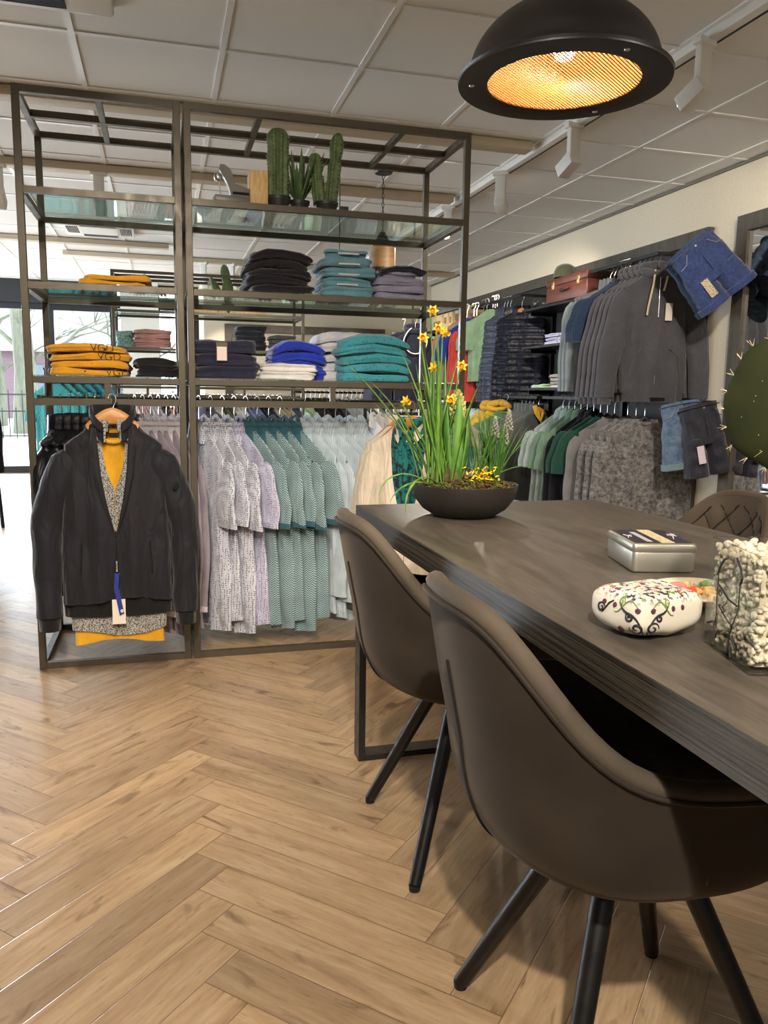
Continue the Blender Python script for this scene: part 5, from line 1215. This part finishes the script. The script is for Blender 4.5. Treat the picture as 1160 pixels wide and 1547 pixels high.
for c, w_, h_, tl in (((0, 0, .21), .055, .13, 0), ((-.02, 0, .36), .045, .10, -.15), ((-.105, 0, .23), .035, .10, -.5)):
    Mx = T(*c) @ RY(tl); m.grid(lambda u, v: tuple(Mx @ Vector((w_*cos((v-.5)*pi)**.8*cos(u*2*pi), .018*sin((v-.5)*pi), h_*cos((v-.5)*pi)**.8*sin(u*2*pi)))), 20, 12, wu=True)
m.build('pads', leafmat('paddle_green', C(74, 96, 50), C(110, 128, 74)), cac2, ang=180); MB().lathe([(0, 0), (.05, 0), (.06, .09), (.055, .09), (0, .08)], 24).build('pot', M_POT, cac2)

# back wall panel and the clothes in front of it
M_GWOOD = wood('grey_washed_wood', C(112, 104, 92), C(150, 142, 128), (1, 1, 12), .6); M_GWOODD = wood('smoked_wood', C(62, 56, 48), C(92, 84, 72), (1, 12, 1), .55)
e = empty('wall_display_panel', (1.755, 10.04, .05), label='wooden framed display panel on the cream back wall', cat='wall panel')
MB().box(-.93, .93, -.01, .02, .08, 1.80).build('plank_backing', wood('grey_plank', C(142, 134, 120), C(172, 164, 148), (1, 1, 9), .7), e, smooth=False)
m = MB(); m.box(-1.01, 1.01, -.04, .02, 1.79, 1.88); m.box(-1.01, -.92, -.04, .02, 0, 1.79); m.box(.92, 1.01, -.04, .02, 0, 1.79); m.build('frame', M_GWOODD, e, smooth=False)
e = empty('clothes_rail', (1.95, 8.9, 0), label='freestanding black clothes rail in front of the back wall panel', cat='rail')
m = MB(); m.tube([(-.55, 0, 1.12), (.55, 0, 1.12)], .013, 8); m.build('bar', M_BLACKM, e)
for s in (-1, 1):
    MB().box(s*.55-.016, s*.55+.016, -.016, .016, 0, 1.5).build('upright', M_BLACKM, e, smooth=False); MB().box(s*.55-.016, s*.55+.016, -.28, .28, 0, .03).build('foot', M_BLACKM, e, smooth=False)
it = []
for mats, look, n, key in ((F_PGREEN, 'pale green', 3, 'tee'), (F_BLACK, 'black', 5, 'thin_jacket'), (F_STEEL, 'slate blue', 2, 'long_shirt'), (F_PALEBLUE, 'pale blue', 4, 'long_shirt'), (F_OLIVE, 'olive', 2, 'long_shirt'), (F_TEE_CREAM, 'cream', 4, 'long_shirt')):
    it += [(key, 'hanging_garment', dict(main=mats), look+' garment', 'shirt', 'garments on the freestanding rail')]*n
row(it, (1.44, 8.9), (2.44, 8.9), 1.12, R_(-64), R_(-50), 'on the freestanding rail before the back wall', 'left')

# a second mid rail behind the plants
e = empty('clothes_rail', (1.95, 6.1, 0), label='low black clothes rail behind the bulb bowl', cat='rail')
MB().tube([(-.42, 0, 1.03), (.42, 0, 1.03)], .012, 8).build('bar', M_BLACKM, e)
for s in (-1, 1):
    MB().box(s*.42-.013, s*.42+.013, -.013, .013, 0, 1.05).build('upright', M_BLACKM, e, smooth=False); MB().box(s*.42-.013, s*.42+.013, -.25, .25, 0, .026).build('foot', M_BLACKM, e, smooth=False)
it = [('long_shirt', 'hanging_shirt', dict(main=F_WHITE), 'white shirt', 'shirt', 'shirts on the low middle rail')]*4+[('thin_jacket', 'hanging_jacket', dict(main=F_NAVY), 'navy jacket', 'jacket', 'jackets on the low middle rail')]*3+[('tee', 'hanging_shirt', dict(main=F_TEALD), 'dark teal shirt', 'shirt', 'shirts on the low middle rail')]*3+[('long_shirt', 'hanging_shirt', dict(main=F_BEIGE), 'beige shirt', 'shirt', 'shirts on the low middle rail')]*3
row(it, (1.58, 6.1), (2.33, 6.1), 1.03, R_(-60), R_(-48), 'on the low rail behind the bulb bowl', 'left')

# ------------------------------------------------------------------ right wall fixture
WX = 3.4
e = empty('wall_fixture', (WX, 6.75, 0), label='long grey wooden wall frame with dark backing along the right wall', cat='wall fixture')
m = MB(); y0, y1 = 4.49-6.75, 9.3-6.75
m.box(-.045, -.001, y0, y1, 2.095, 2.185); m.box(-.045, -.001, y0, y0+.095, .08, 2.095); m.box(-.045, -.001, y1-.09, y1, .08, 2.095); m.build('frame', M_GWOODD, e, smooth=False)
MB().box(-.016, -.001, 4.80-6.75, y1-.09, .08, 2.095).build('dark_backing', wood('near_black_wood', C(34, 32, 30), C(48, 45, 42), (1, 12, 1), .6), e, smooth=False)
for y in (5.36, 6.56, 7.9): MB().box(-.05, -.016, y-6.75-.015, y-6.75+.015, .08, 2.09).build('slotted_upright', M_BLACKM, e, smooth=False)
def shelf(y0, y1, z, label, x0=3.04, group='wall shelves'):
    o = MB().rbox(x0-WX, -.052, -(y1-y0)/2, (y1-y0)/2, -.02, 0, .003).build('wall_shelf', M_BLACKM, loc=(WX, (y0+y1)/2, z), smooth=False); tag(o, label, 'shelf', group)
    for s in (-1, 1): MB().box(-.30, -.052, s*((y1-y0)/2-.05)-.006, s*((y1-y0)/2-.05)+.006, -.05, -.02).build('bracket', M_BLACKM, o, smooth=False)
shelf(5.40, 6.52, 1.85, 'black wall shelf carrying the brown suitcase'); shelf(5.45, 6.50, 1.530, 'black wall shelf in the middle below the suitcase'); shelf(5.5, 6.50, 1.178, 'black wall shelf, lowest below the suitcase')
shelf(8.0, 9.2, 1.85, 'black wall shelf with pale boxes near the far corner'); shelf(8.0, 9.2, 1.50, 'black wall shelf with blue piles near the far corner'); shelf(8.0, 9.2, 1.15, 'lowest black wall shelf near the far corner')
def wrail(y0, y1, z, label, x=3.02):
    e = empty('wall_rail', (WX, (y0+y1)/2, z), label=label, cat='rail', group='rails on the right wall'); h = (y1-y0)/2
    m = MB(); b_ = .011; m.box(x-WX-b_, x-WX+b_, -h, h, -b_*1.6, b_*.4)
    m.build('bar', M_BLACKM, e, smooth=False)
    for s in (-1, 1): MB().box(x-WX+b_, -.052, s*(h-.012)-.010, s*(h-.012)+.010, -b_*1.6, b_*.4).build('arm', M_BLACKM, e, smooth=False)
wrail(4.50, 5.32, 2.012, 'upper wall rail holding the charcoal hoodies'); wrail(6.62, 7.80, 2.0, 'upper wall rail holding the navy vest and red sweaters', 3.08)
wrail(4.50, 6.0, 1.105, 'lower wall rail holding the grey speckled tops', 3.02); wrail(6.1, 8.2, 1.105, 'lower wall rail holding the slate jacket and mustard tops', 3.02)
def wrow(items, y0, y1, z, x, where, rz=0, jit=.04):
    n = len(items); tot = {}; cnt = {}
    for it_ in items: tot[it_[3]] = tot.get(it_[3], 0)+1
    for i, (key, name, mats, look, cat, sc) in enumerate(items):
        c = cnt[look] = cnt.get(look, 0)+1; lab = look+(', '+ORD[c-1]+' such from the front, ' if tot[look] > 1 else ', ')+where
        inst(key, name, (x, y0+(y1-y0)*i/max(1, n-1), z), R_(rz)+rnd.uniform(-jit, jit), mats, lab, cat, look+', '+where if tot[look] > 1 else None, sc=sc)
H = lambda m, l: ('hoodie', 'hoodie', dict(main=m), l, 'hoodie', 1.08)
wrow([H(F_CHAR, 'charcoal zip hoodie')]+[H(F_CHAR2, 'brownish charcoal hoodie')]*4, 4.56, 4.80, 2.012, 3.06, 'on the upper right wall rail', -16)
hd = bpy.data.objects['hoodie']
cr = plain('cream_cord', C(206, 188, 150), .7)
m = MB(); m.tube([(-.035, -.055, ZN-.01), (-.045, -.062, ZN-.10), (-.065, -.058, ZN-.22), (-.07, -.056, ZN-.27)], .006, 8); m.tube([(.040, -.055, ZN-.01), (.035, -.062, ZN-.06), (.02, -.060, ZN-.13)], .006, 8); m.build('drawcord', cr, hd)
m = MB(); m.tube([(0, -.048, ZN-.03-.04*i) for i in range(17)], .002, 5); m.build('zip', M_CHROME, hd)
for s in (-1, 1): MB().tube([(s*.15, -.046, ZN-.62), (s*.13, -.05, ZN-.50), (s*.08, -.052, ZN-.46)], .003, 5).build('pocket_edge', F_CHAR2, hd)
MB().box(-.02+.055, .02+.055, -.066, -.065, ZN-.30, ZN-.20).build('swing_tag', M_TAG, hd, smooth=False)
wrow([('tee', 'short_sleeved_shirt', dict(main=F_DENIMD), 'dark denim blue short-sleeved shirt', 'shirt', 1.06)]*4, 4.87, 4.96, 2.012, 3.04, 'behind the charcoal hoodies', -18)
wrow([('thin_jacket', 'windbreaker', dict(main=F_PALEGREY), 'pale grey thin windbreaker', 'jacket', 1.10)]*3, 5.03, 5.13, 2.0, 3.06, 'behind the denim blue shirts', -20)
inst('puffer_vest', 'puffer_vest', (3.16, 6.78, 2.0), R_(-34), dict(main=F_NAVYQ, hanger=M_HWOOD), 'navy quilted vest on a wooden hanger, frontmost in front of the green tees', 'vest', 'navy quilted vests', sc=1.12)
for k in range(3): inst('puffer_vest', 'puffer_vest', (3.11, 6.92+.07*k, 2.0), R_(-52), dict(main=F_SILVERQ, hanger=M_HWOOD), 'shiny slate blue quilted vest, '+ORD[k]+' behind the navy vest', 'vest', 'slate quilted vests', sc=1.14)
wrow([('tee', 'tee_shirt', dict(main=F_MINT), 'mint green tee shirt', 'tee', 1.0)]*3, 7.16, 7.26, 2.04, 3.08, 'on the upper far wall rail', -22)
wrow([('long_tee', 'sweater', dict(main=F_RED), 'coral red sweater', 'sweater', 1.22)]*2, 7.36, 7.44, 2.02, 3.06, 'on the upper far wall rail', -10)
wrow([('tee', 'tee_shirt', dict(main=F_ROYAL), 'royal blue tee shirt', 'tee', 1.1)]*2, 7.52, 7.60, 2.0, 3.02, 'on the upper far wall rail', -20)
wrow([('long_tee', 'sweater', dict(main=F_BEIGE), 'pale beige sweater', 'sweater', 1.15), ('long_tee', 'sweater', dict(main=F_REDL), 'salmon sweater', 'sweater', 1.15)], 7.68, 7.76, 2.0, 2.98, 'last on the upper far wall rail', -20)
# lower rail
wrow([('long_tee', 'long_sleeved_sweater', dict(main=F_MELANGE), 'grey speckled long-sleeved top', 'top', 1.18)]*3, 4.58, 4.78, 1.105, 3.04, 'on the lower right wall rail', -12)
wrow([('long_tee', 'long_sleeved_sweater', dict(main=F_GREY), 'plain grey long-sleeved top', 'top', 1.12), ('tee', 'tee_shirt', dict(main=F_GREEN), 'bottle green tee shirt', 'tee', 1.08), ('tee', 'tee_shirt', dict(main=F_GREEN), 'bottle green tee shirt', 'tee', 1.08), ('long_shirt', 'long_sleeved_shirt', dict(main=F_BLACK), 'black long-sleeved shirt', 'shirt', 1.05), ('long_shirt', 'long_sleeved_shirt', dict(main=F_BLACK), 'black long-sleeved shirt', 'shirt', 1.05),
      ('short_shirt', 'short_sleeved_shirt', dict(main=F_GREENM), 'sage checked short-sleeved shirt', 'shirt', 1.03), ('short_shirt', 'short_sleeved_shirt', dict(main=F_GREENM), 'sage checked short-sleeved shirt', 'shirt', 1.03), ('short_shirt', 'short_sleeved_shirt', dict(main=F_MINTP), 'mint white printed short-sleeved shirt', 'shirt', 1.03), ('short_shirt', 'short_sleeved_shirt', dict(main=F_MINTP), 'mint white printed short-sleeved shirt', 'shirt', 1.03)], 4.88, 5.62, 1.105, 3.0, 'lower rail behind grey tops', -20)
inst('zip_jacket', 'zip_jacket', (3.06, 6.16, 1.105), R_(-8), dict(main=F_GREYJ, sub=F_GREYJ, hanger=M_HWOOD), 'slate grey zip jacket with mustard lining, frontmost on the lower far rail', 'jacket', 'slate jackets', sc=1.08)
MB().tube([(-.05, -.05, ZN+.02), (-.03, -.066, ZN-.04), (0, -.066, ZN-.10), (.02, -.06, ZN-.03)], [.02, .022, .016, .014], 10, ry=.008).build('mustard_lining', F_MUST, bpy.data.objects['zip_jacket.002'] if 'zip_jacket.002' in bpy.data.objects else None)
for k in range(4): inst('zip_jacket', 'zip_jacket', (3.06, 6.26+.075*k, 1.105), R_(-10), dict(main=F_GREYJ, hanger=M_HWOOD), 'slate grey zip jacket, '+ORD[k+1]+' in line behind the mustard-lined one', 'jacket', 'slate jackets', sc=1.05)
wrow([('tee', 'tee_shirt', dict(main=F_MOSS), 'moss green tee shirt', 'tee', 1.05), ('hoodie', 'hoodie', dict(main=F_MUST), 'mustard hoodie', 'hoodie', 1.0), ('hoodie', 'hoodie', dict(main=F_MUST), 'mustard hoodie', 'hoodie', 1.0), ('tee', 'tee_shirt', dict(main=F_MINTP), 'pale sage tee shirt', 'tee', 1.05), ('tee', 'tee_shirt', dict(main=F_MINTP), 'pale sage tee shirt', 'tee', 1.05), ('tee', 'tee_shirt', dict(main=F_BEIGE), 'beige tee shirt', 'tee', 1.05), ('tee', 'tee_shirt', dict(main=F_MINTP), 'pale sage tee shirt', 'tee', 1.05), ('tee', 'tee_shirt', dict(main=F_TEALD), 'dark teal tee shirt', 'tee', 1.05)], 6.60, 7.75, 1.105, 2.96, 'on the lower far wall rail', -30)

# ------------------------------------------------------------------ shorts hung at the near end
M_DENIM = cloth('denim_blue', C(56, 72, 116), 'melange', C(40, 54, 92), 60, bump=.5); M_DENIML = cloth('washed_denim', C(104, 124, 146), 'melange', C(74, 94, 122), 24, bump=.5); M_NAVYS = cloth('navy_swim', C(38, 38, 48), rough=.6); M_DENIM2 = cloth('denim_teal', C(66, 90, 116), 'melange', C(48, 68, 92), 40, bump=.5)
def shorts(loc, rz, tilt, mat, label, w=.20, L=.42, cuff=True, tagm=None, d=.05, cuffm=None, sc=1):
    e = empty('shorts', loc, rz, label=label, cat='shorts', group='shorts on the near wall hooks'); e.rotation_euler = (0, tilt, rz); e.scale = (sc,)*3
    def up_(u, v):
        a = u*2*pi; z = -.24*v; ww = w*(.86+.16*v); return (ww*math.copysign(abs(cos(a))**.85, cos(a))+.004*sin(z*40+a*2), d*(1+.2*v)*math.copysign(abs(sin(a))**.8, sin(a))+.005*sin(cos(a)*11+z*30), z-.012*sin(a)*(1-v))
    MB().grid(up_, 44, 14, wu=True).build('hips', mat, e, ang=180)
    MB().tube([(w*.865*cos(a), d*1.02*math.copysign(abs(sin(a))**.8, sin(a)), -.018-.012*sin(a)) for a in [2*pi*i/40 for i in range(40)]], .0035, 8, closed=True, ry=.018).build('waistband', mat, e, ang=180)
    for s in (-1, 1):
        n = 12; pts = [(s*(w*.49+.012*i/n), 0, -.20-(L-.20)*i/n) for i in range(n+1)]; rs = [(w*.50+.012*i/n)*(1+.03*sin(i*1.7+s)) for i in range(n+1)]
        l = MB().tube(pts, rs, 26, ry=[d*1.22*(1+.08*sin(i*1.3)) for i in range(n+1)], up=(1, 0, 0)).build('leg_panel', mat, e, ang=60)
        if cuff: MB().tube([(pts[-1][0], 0, -L+.03), (pts[-1][0], 0, -L-.008)], rs[-1]*1.05, 26, ry=d*1.36, up=(1, 0, 0)).build('turned_cuff', cuffm or mat, l, ang=60)
        pk = MB(); pk.tube([(s*w*.42, -d*1.12, -.03), (s*w*.62, -d*1.10, -.075), (s*w*.86, -d*.85, -.085)], .0022, 6); pk.build('pocket_seam', plain('pale_thread', C(140, 140, 150), .7) if cuff else mat, e)
    MB().tube([(0, -d*1.04-.003*i, -.02-.028*i) for i in range(7)], .0025, 6).build('fly', mat, e)
    b_ = MB().lathe([(0, 0), (.008, .001), (.006, .004), (0, .004)], 12, M=T(0, -d*1.06, -.018) @ RX(pi/2)).build('button', M_CHROME, e)
    if tagm: MB().box(-w*.5-.022, -w*.5+.022, -d*1.42, -d*1.38, -L*.55-.11, -L*.55).build('swing_tag', tagm, e, smooth=False)
    return e
shorts((3.04, 4.28, 2.00), R_(-20), R_(-42), M_DENIM2, 'teal blue denim shorts behind the darker pair, upper near end of wall frame', w=.17, L=.38)
shorts((2.98, 4.14, 1.99), R_(-18), R_(-40), M_DENIM, 'dark blue denim shorts with turned cuffs tilted outward, topmost beside the mirror', w=.165, L=.37, tagm=cloth('patterned_tag', C(196, 180, 150), 'flecks', C(80, 60, 50), 160, .6, 0, 0, .4))
shorts((3.10, 4.30, 1.08), R_(-14), R_(-10), M_DENIML, 'pale washed denim shorts with light turned cuffs, below the hoodies', w=.135, L=.40, cuffm=cloth('cuff_pale_teal', C(112, 136, 142)), d=.045)
shorts((3.17, 4.22, 1.07), R_(-10), R_(-13), M_NAVYS, 'navy black shorts with white tag, right of the pale denim pair', w=.13, L=.44, cuff=False, d=.06, tagm=plain('white_tag', C(224, 208, 220), .6))
for z, x in ((2.0, 3.15), (1.09, 3.12)):
    o = MB().tube([(x-.02, 4.30, z), (3.352, 4.30, z), ], .006, 8).build('wall_hook', M_BLACKM); tag(o, ('upper' if z > 1.5 else 'lower')+' black hook arm holding shorts at the near end of the wall frame', 'hook')
    MB().tube([(3.352, 4.30, z), (3.375, 4.51, z)], .006, 8).build('stem', M_BLACKM, o)

# ------------------------------------------------------------------ suitcase, cap, shelf piles
e = empty('suitcase', (3.17, 5.72, 1.8505), 0, label='reddish brown leather suitcase on the upper wall shelf', cat='suitcase')
M_LTH = wood('oxblood_leather', C(80, 40, 30), C(102, 54, 40), (3, 3, 3), .4, .2); hx_, hy_ = .145, .325
MB().rbox(-hx_, hx_, -hy_, hy_, 0, .128, .012).build('body', M_LTH, e); MB().rbox(-hx_-.002, hx_+.002, -hy_-.002, hy_+.002, .131, .185, .012).build('lid', M_LTH, e)
MB().box(-hx_-.0035, hx_+.0035, -hy_-.0035, hy_+.0035, .127, .132).build('seam_strip', plain('dark_leather', C(58, 30, 22), .5), e, smooth=False)
MB().tube([(-hx_-.004, -.06, .09), (-hx_-.028, -.05, .078), (-hx_-.03, 0, .072), (-hx_-.028, .05, .078), (-hx_-.004, .06, .09)], [.007, .008, .011, .008, .007], 10).build('handle', plain('dark_leather', C(58, 30, 22), .5), e)
for y in (-.20, .20):
    l = MB().rbox(-hx_-.007, -hx_, y-.018, y+.018, .10, .16, .003).build('latch', plain('brass', C(188, 158, 96), .35, .8), e); MB().tube([(-hx_-.009, y-.010, .125), (-hx_-.012, y, .118), (-hx_-.009, y+.010, .125)], .003, 6).build('hasp', M_CHROME, l)
e = empty('baseball_cap', (3.09, 5.86, 2.037), R_(160), label='dark olive cap sitting on the suitcase', cat='cap'); FC = cloth('cap_olive', C(58, 60, 44))
MB().lathe([(.088, 0), (.09, .02), (.086, .05), (.07, .085), (.04, .105), (0, .11)], 32).build('crown', FC, e, ang=180)
MB().grid(lambda u, v: ((.085+.065*v*sin(pi*u)**.5)*sin((u-.5)*2.2)*1.0, -(.085+.075*v*sin(pi*u)**.5)*cos((u-.5)*2.2), .004+.002*(1-v)-.02*v*abs(u-.5)), 20, 8).build('brim', FC, e, ang=180)
pile(3, 'folded_shirt', 3.20, 6.0, 1.531, .27, .30, .030, [cloth('lilac_white_stripe', C(196, 194, 214), 'stripe', C(150, 150, 186), 24)], 'lilac white folded shirt', 'shirt', 'lilac shirts on the middle wall shelf', 'far end of the middle wall shelf')
pile(4, 'folded_shirt', 3.20, 5.66, 1.531, .27, .26, .028, [cloth('stone_cotton', C(158, 148, 138))], 'stone grey folded shirt', 'shirt', 'stone shirts on the middle wall shelf', 'near end of the middle wall shelf')
pile(1, 'folded_shirt', 3.20, 6.22, 1.179, .27, .24, .03, [F_PGREEN], 'pale green folded shirt', 'shirt', 'shirts on the lowest wall shelf', 'at the far end of the lowest wall shelf')
pile(4, 'folded_shirt', 3.20, 5.85, 1.179, .27, .36, .028, [cloth('dove_cotton', C(190, 182, 180)), cloth('stone_cotton', C(158, 148, 138))], 'dove grey folded shirt', 'shirt', 'dove grey shirts on the lowest wall shelf', 'on the lowest wall shelf below the suitcase')
g_ = MB().lathe([(0, 0), (.03, 0), (.05, .02), (.055, .05), (.045, .075), (.03, .085), (.032, .09)], 24).build('glass_bowl', glass('glass_bowl_clear', (.9, .93, .92, 1)), loc=(3.12, 6.36, 1.851)); tag(g_, 'small round glass bowl at the far end of the suitcase shelf', 'bowl')
# boxes and piles near the far corner
M_PBOX = wood('pale_box', C(204, 180, 130), C(226, 206, 162), (3, 3, 3), .7)
for i, (y, w_, h_) in enumerate(((8.2, .18, .21), (8.42, .10, .19), (8.58, .12, .20), (8.86, .28, .16))):
    o = MB().rbox(-.13, .13, -w_/2, w_/2, 0, h_, .004).build('storage_box', M_PBOX, loc=(3.20, y, 1.851)); tag(o, 'pale cream box, '+ORD[i]+' from the front on the far upper wall shelf', 'box', 'pale boxes on the far shelf')
    MB().box(-.1305, -.1300, -w_/2+.02, w_/2-.02, h_*.25, h_*.6).build('box_label', plain('box_label_brown', C(142, 112, 72), .7), o, smooth=False)
pile(3, 'folded_sweater', 3.20, 8.25, 1.501, .28, .30, .045, [cloth('indigo_knit', C(54, 58, 104))], 'indigo folded sweater', 'sweater', 'indigo sweaters near the far corner', 'on the far middle wall shelf')
pile(3, 'folded_sweater', 3.20, 8.62, 1.501, .28, .30, .045, [cloth('slate_knit', C(84, 88, 110))], 'slate blue folded sweater', 'sweater', 'slate sweaters near the far corner', 'on the far middle wall shelf')
pile(4, 'folded_sweater', 3.20, 8.5, 1.151, .28, .50, .045, [F_NAVY], 'navy folded sweater on the far lowest shelf', 'sweater', 'navy sweaters near the far corner', 'near the far corner')
# mannequin-style face-out navy garments in the far corner
e = empty('clothes_stand', (2.70, 8.62, 0), label='black clothes stand with navy garments near the far corner', cat='stand')
MB().tube([(0, 0, .02), (0, 0, 1.94)], .012, 8).build('pole', M_BLACKM, e); MB().lathe([(0, 0), (.17, 0), (.17, .012), (0, .02)], 28).build('base_plate', M_BLACKM, e)
inst('hoodie', 'hoodie', (2.70, 8.52, 1.93), R_(-14), dict(main=F_NAVY), 'navy hoodie with a white cord loop facing out near the far corner', 'hoodie', sc=1.12)
hoN = [o for o in bpy.data.objects if o.name.startswith('hoodie') and o.get('label', '').startswith('navy hoodie with')][0]
MB().tube([(.115*sin(a)*(1-.25*max(0, cos(a))), -.075, ZN-.12+.13*cos(a)) for a in [R_(25)+R_(310)*i/28 for i in range(29)]], .006, 8).build('white_cord_loop', F_WHITE, hoN)
inst('sweater', 'sweater', (2.62, 8.70, 1.93), R_(-20), dict(main=F_NAVY), 'navy sweater behind the white-corded hoodie near the far corner', 'sweater', sc=1.1)
inst('sweater', 'sweater', (2.52, 8.80, 1.78), R_(-20), dict(main=F_STEEL), 'slate blue sweater, hindmost behind the white-corded hoodie', 'sweater', sc=1.05)

# ------------------------------------------------------------------ mirror
e = empty('wall_mirror', (3.4, 3.62, .05), label='tall mirror in a grey brown wooden frame on the right wall', cat='mirror')
m = MB(); h_ = .597; m.box(-.05, -.001, -h_, -h_+.095, 0, 2.14); m.box(-.05, -.001, h_-.095, h_, 0, 2.14); m.box(-.05, -.001, -h_+.095, h_-.095, 2.045, 2.14); m.box(-.05, -.001, -h_+.095, h_-.095, 0, .095); m.build('frame', M_GWOODD, e, smooth=False)
MB().box(-.028, -.002, -h_+.095, h_-.095, .095, 2.045).build('mirror_glass', plain('mirror_silver', (.86, .87, .86, 1), .01, 1.), e, smooth=False)
# dark garment stand cut by the left edge
e = empty('coat_stand', (-1.30, 6.86, 0), label='dark coat on a black A-frame stand cut off by the left edge', cat='stand')
for s in (-1, 1): MB().tube([(.035*s if s > 0 else -.5, 0, 0), (-.03 if s > 0 else -.42, 0, 1.30)], [.015, .012], 10).build('leg', M_BLACKM, e)
MB().tube([(-.03, 0, 1.30), (-.42, 0, 1.30)], .012, 8).build('bar', M_BLACKM, e)
inst('thin_jacket', 'coat', (-1.565, 6.86, 1.30), R_(0), dict(main=F_BLACK), 'black coat at the extreme left edge', 'coat', sc=1.1)

# ------------------------------------------------------------------ lamps, sun and sky
WARM = (1, .89, .76)
spot_head(2.06, 2.86, (1.3, 5.2, .9), 50, 'white track spotlight nearest on the right, beside the big black pendant', col=WARM)
spot_head(2.06, 3.88, (1.5, 6.6, .9), 50, 'white track spotlight second on the right track, past the pendant', col=WARM)
spot_head(2.06, 5.75, (1.2, 4.2, 1.3), 40, 'brightly lit track spotlight near the right end of the wide rack', col=WARM)
spot_head(2.06, 7.6, (2.9, 8.8, 1.3), 60, 'white track spotlight farthest along the right track', col=WARM)
spot_head(2.06, 1.2, (3.4, 3.6, 1.2), 70, 'white track spotlight out of view on the right track, aimed at the mirror', col=WARM)
spot_head(2.06, 2.15, (3.35, 4.9, 1.3), 90, 'white track spotlight above the pendant on the right track, aimed at the hoodies', col=WARM)
spot_head(2.06, 4.80, (3.3, 6.6, 1.4), 80, 'white track spotlight behind the right rack post, aimed at the wall shelves', col=WARM)
spot_head(.72, 5.60, (.6, 7.7, .9), 45, 'white spotlight on the second ceiling channel above the wide rack', z=ZC-.05, col=WARM)
spot_head(-.36, 5.58, (-.2, 7.6, .8), 0, 'unlit white spotlight on the second channel above the narrow rack', z=ZC-.05, lit=False)
spot_head(-.95, 5.58, (-.9, 7.6, .8), 0, 'unlit white spotlight on the second channel at the left', z=ZC-.05, lit=False)
spot_head(.45, 8.96, (.9, 9.9, 1.3), 40, 'lit white spotlight far back above the far racks, left', z=ZC-.05, col=WARM)
spot_head(.75, 8.96, (1.6, 9.9, 1.3), 40, 'lit white spotlight far back above the far racks, right', z=ZC-.05, col=WARM)
spot_head(1.9, 8.96, (2.3, 9.9, 1.3), 40, 'lit white spotlight far back above the freestanding rail', z=ZC-.05, col=WARM)
for i, (x, y, aim, pw) in enumerate(((-.2, .3, (.55, 3.3, .6), 85), (-.2, 1.2, (-.2, 3.2, .5), 55), (-.15, -.65, (.55, 1.35, .2), 190), (-.2, 2.6, (-.1, 1.7, 0), 15), (-.2, -1.7, (-.1, .7, 0), 35))):
    spot_head(x, y, aim, pw, 'white spotlight on the track above the open floor, '+ORD[i]+' of five', col=WARM, size=75, blend=.7)
for i, (x, y, aim, pw) in enumerate(((2.06, -.3, (.9, .9, .75), 60), (2.06, .5, (.8, 2.0, .8), 50))):
    spot_head(x, y, aim, pw, 'white spotlight on the right track aimed at the table, '+ORD[i], col=WARM)

sun = bpy.data.lights.new('sun', 'SUN'); sun.energy = 4.5; sun.color = (1, .96, .9); sun.angle = R_(.6)
so = bpy.data.objects.new('sun', sun); COL.objects.link(so); so.rotation_euler = Vector((.30, -.85, -.47)).to_track_quat('-Z', 'Y').to_euler()
w = bpy.data.worlds.new('sky'); S.world = w; w.use_nodes = True; nt = w.node_tree; nt.nodes.clear()
bg = nt.nodes.new('ShaderNodeBackground'); ow = nt.nodes.new('ShaderNodeOutputWorld'); bg.inputs[0].default_value = (.78, .88, 1, 1)
tcw = nt.nodes.new('ShaderNodeTexCoord'); dp_ = nt.nodes.new('ShaderNodeVectorMath'); dp_.operation = 'DOT_PRODUCT'; nt.links.new(tcw.outputs[0], dp_.inputs[0]); dp_.inputs[1].default_value = Vector((-.34, .92, .12)).normalized()
mxw = nt.nodes.new('ShaderNodeMath'); mxw.operation = 'MAXIMUM'; nt.links.new(dp_.outputs['Value'], mxw.inputs[0]); mxw.inputs[1].default_value = 0
pw_ = nt.nodes.new('ShaderNodeMath'); pw_.operation = 'POWER'; nt.links.new(mxw.outputs[0], pw_.inputs[0]); pw_.inputs[1].default_value = 30
ml_ = nt.nodes.new('ShaderNodeMath'); ml_.operation = 'MULTIPLY_ADD'; nt.links.new(pw_.outputs[0], ml_.inputs[0]); ml_.inputs[1].default_value = 38; ml_.inputs[2].default_value = 6.8; nt.links.new(ml_.outputs[0], bg.inputs[1])
nt.links.new(bg.outputs[0], ow.inputs[0])
pl_ = bpy.data.lights.new('window_portal', 'AREA'); pl_.shape = 'RECTANGLE'; pl_.size = 4.6; pl_.size_y = 2.1; pl_.cycles.is_portal = True
po = bpy.data.objects.new('window_portal', pl_); COL.objects.link(po); po.location = (-1.85, SY+.12, 1.1); po.rotation_euler = (R_(-90), 0, 0)

pl2 = bpy.data.lights.new('window_portal_added', 'AREA'); pl2.shape = 'RECTANGLE'; pl2.size = 2.1; pl2.size_y = 6.2; pl2.cycles.is_portal = True  # portal for the added left glazing
po2 = bpy.data.objects.new('window_portal_added', pl2); COL.objects.link(po2); po2.location = (-4.33, 8.4, 1.15); po2.rotation_euler = (0, R_(-90), 0)

# ------------------------------------------------------------------ colour and render character
S.view_settings.view_transform = 'Standard'; S.view_settings.look = 'None'; S.view_settings.exposure = 0.62; S.view_settings.gamma = 1; S.view_settings.use_curve_mapping = False
S.cycles.max_bounces = 8; S.cycles.diffuse_bounces = 4; S.cycles.glossy_bounces = 4; S.cycles.transparent_max_bounces = 24; S.cycles.transmission_bounces = 6
S.cycles.sample_clamp_indirect = 6; S.cycles.caustics_reflective = False; S.cycles.caustics_refractive = False; S.cycles.use_light_tree = True
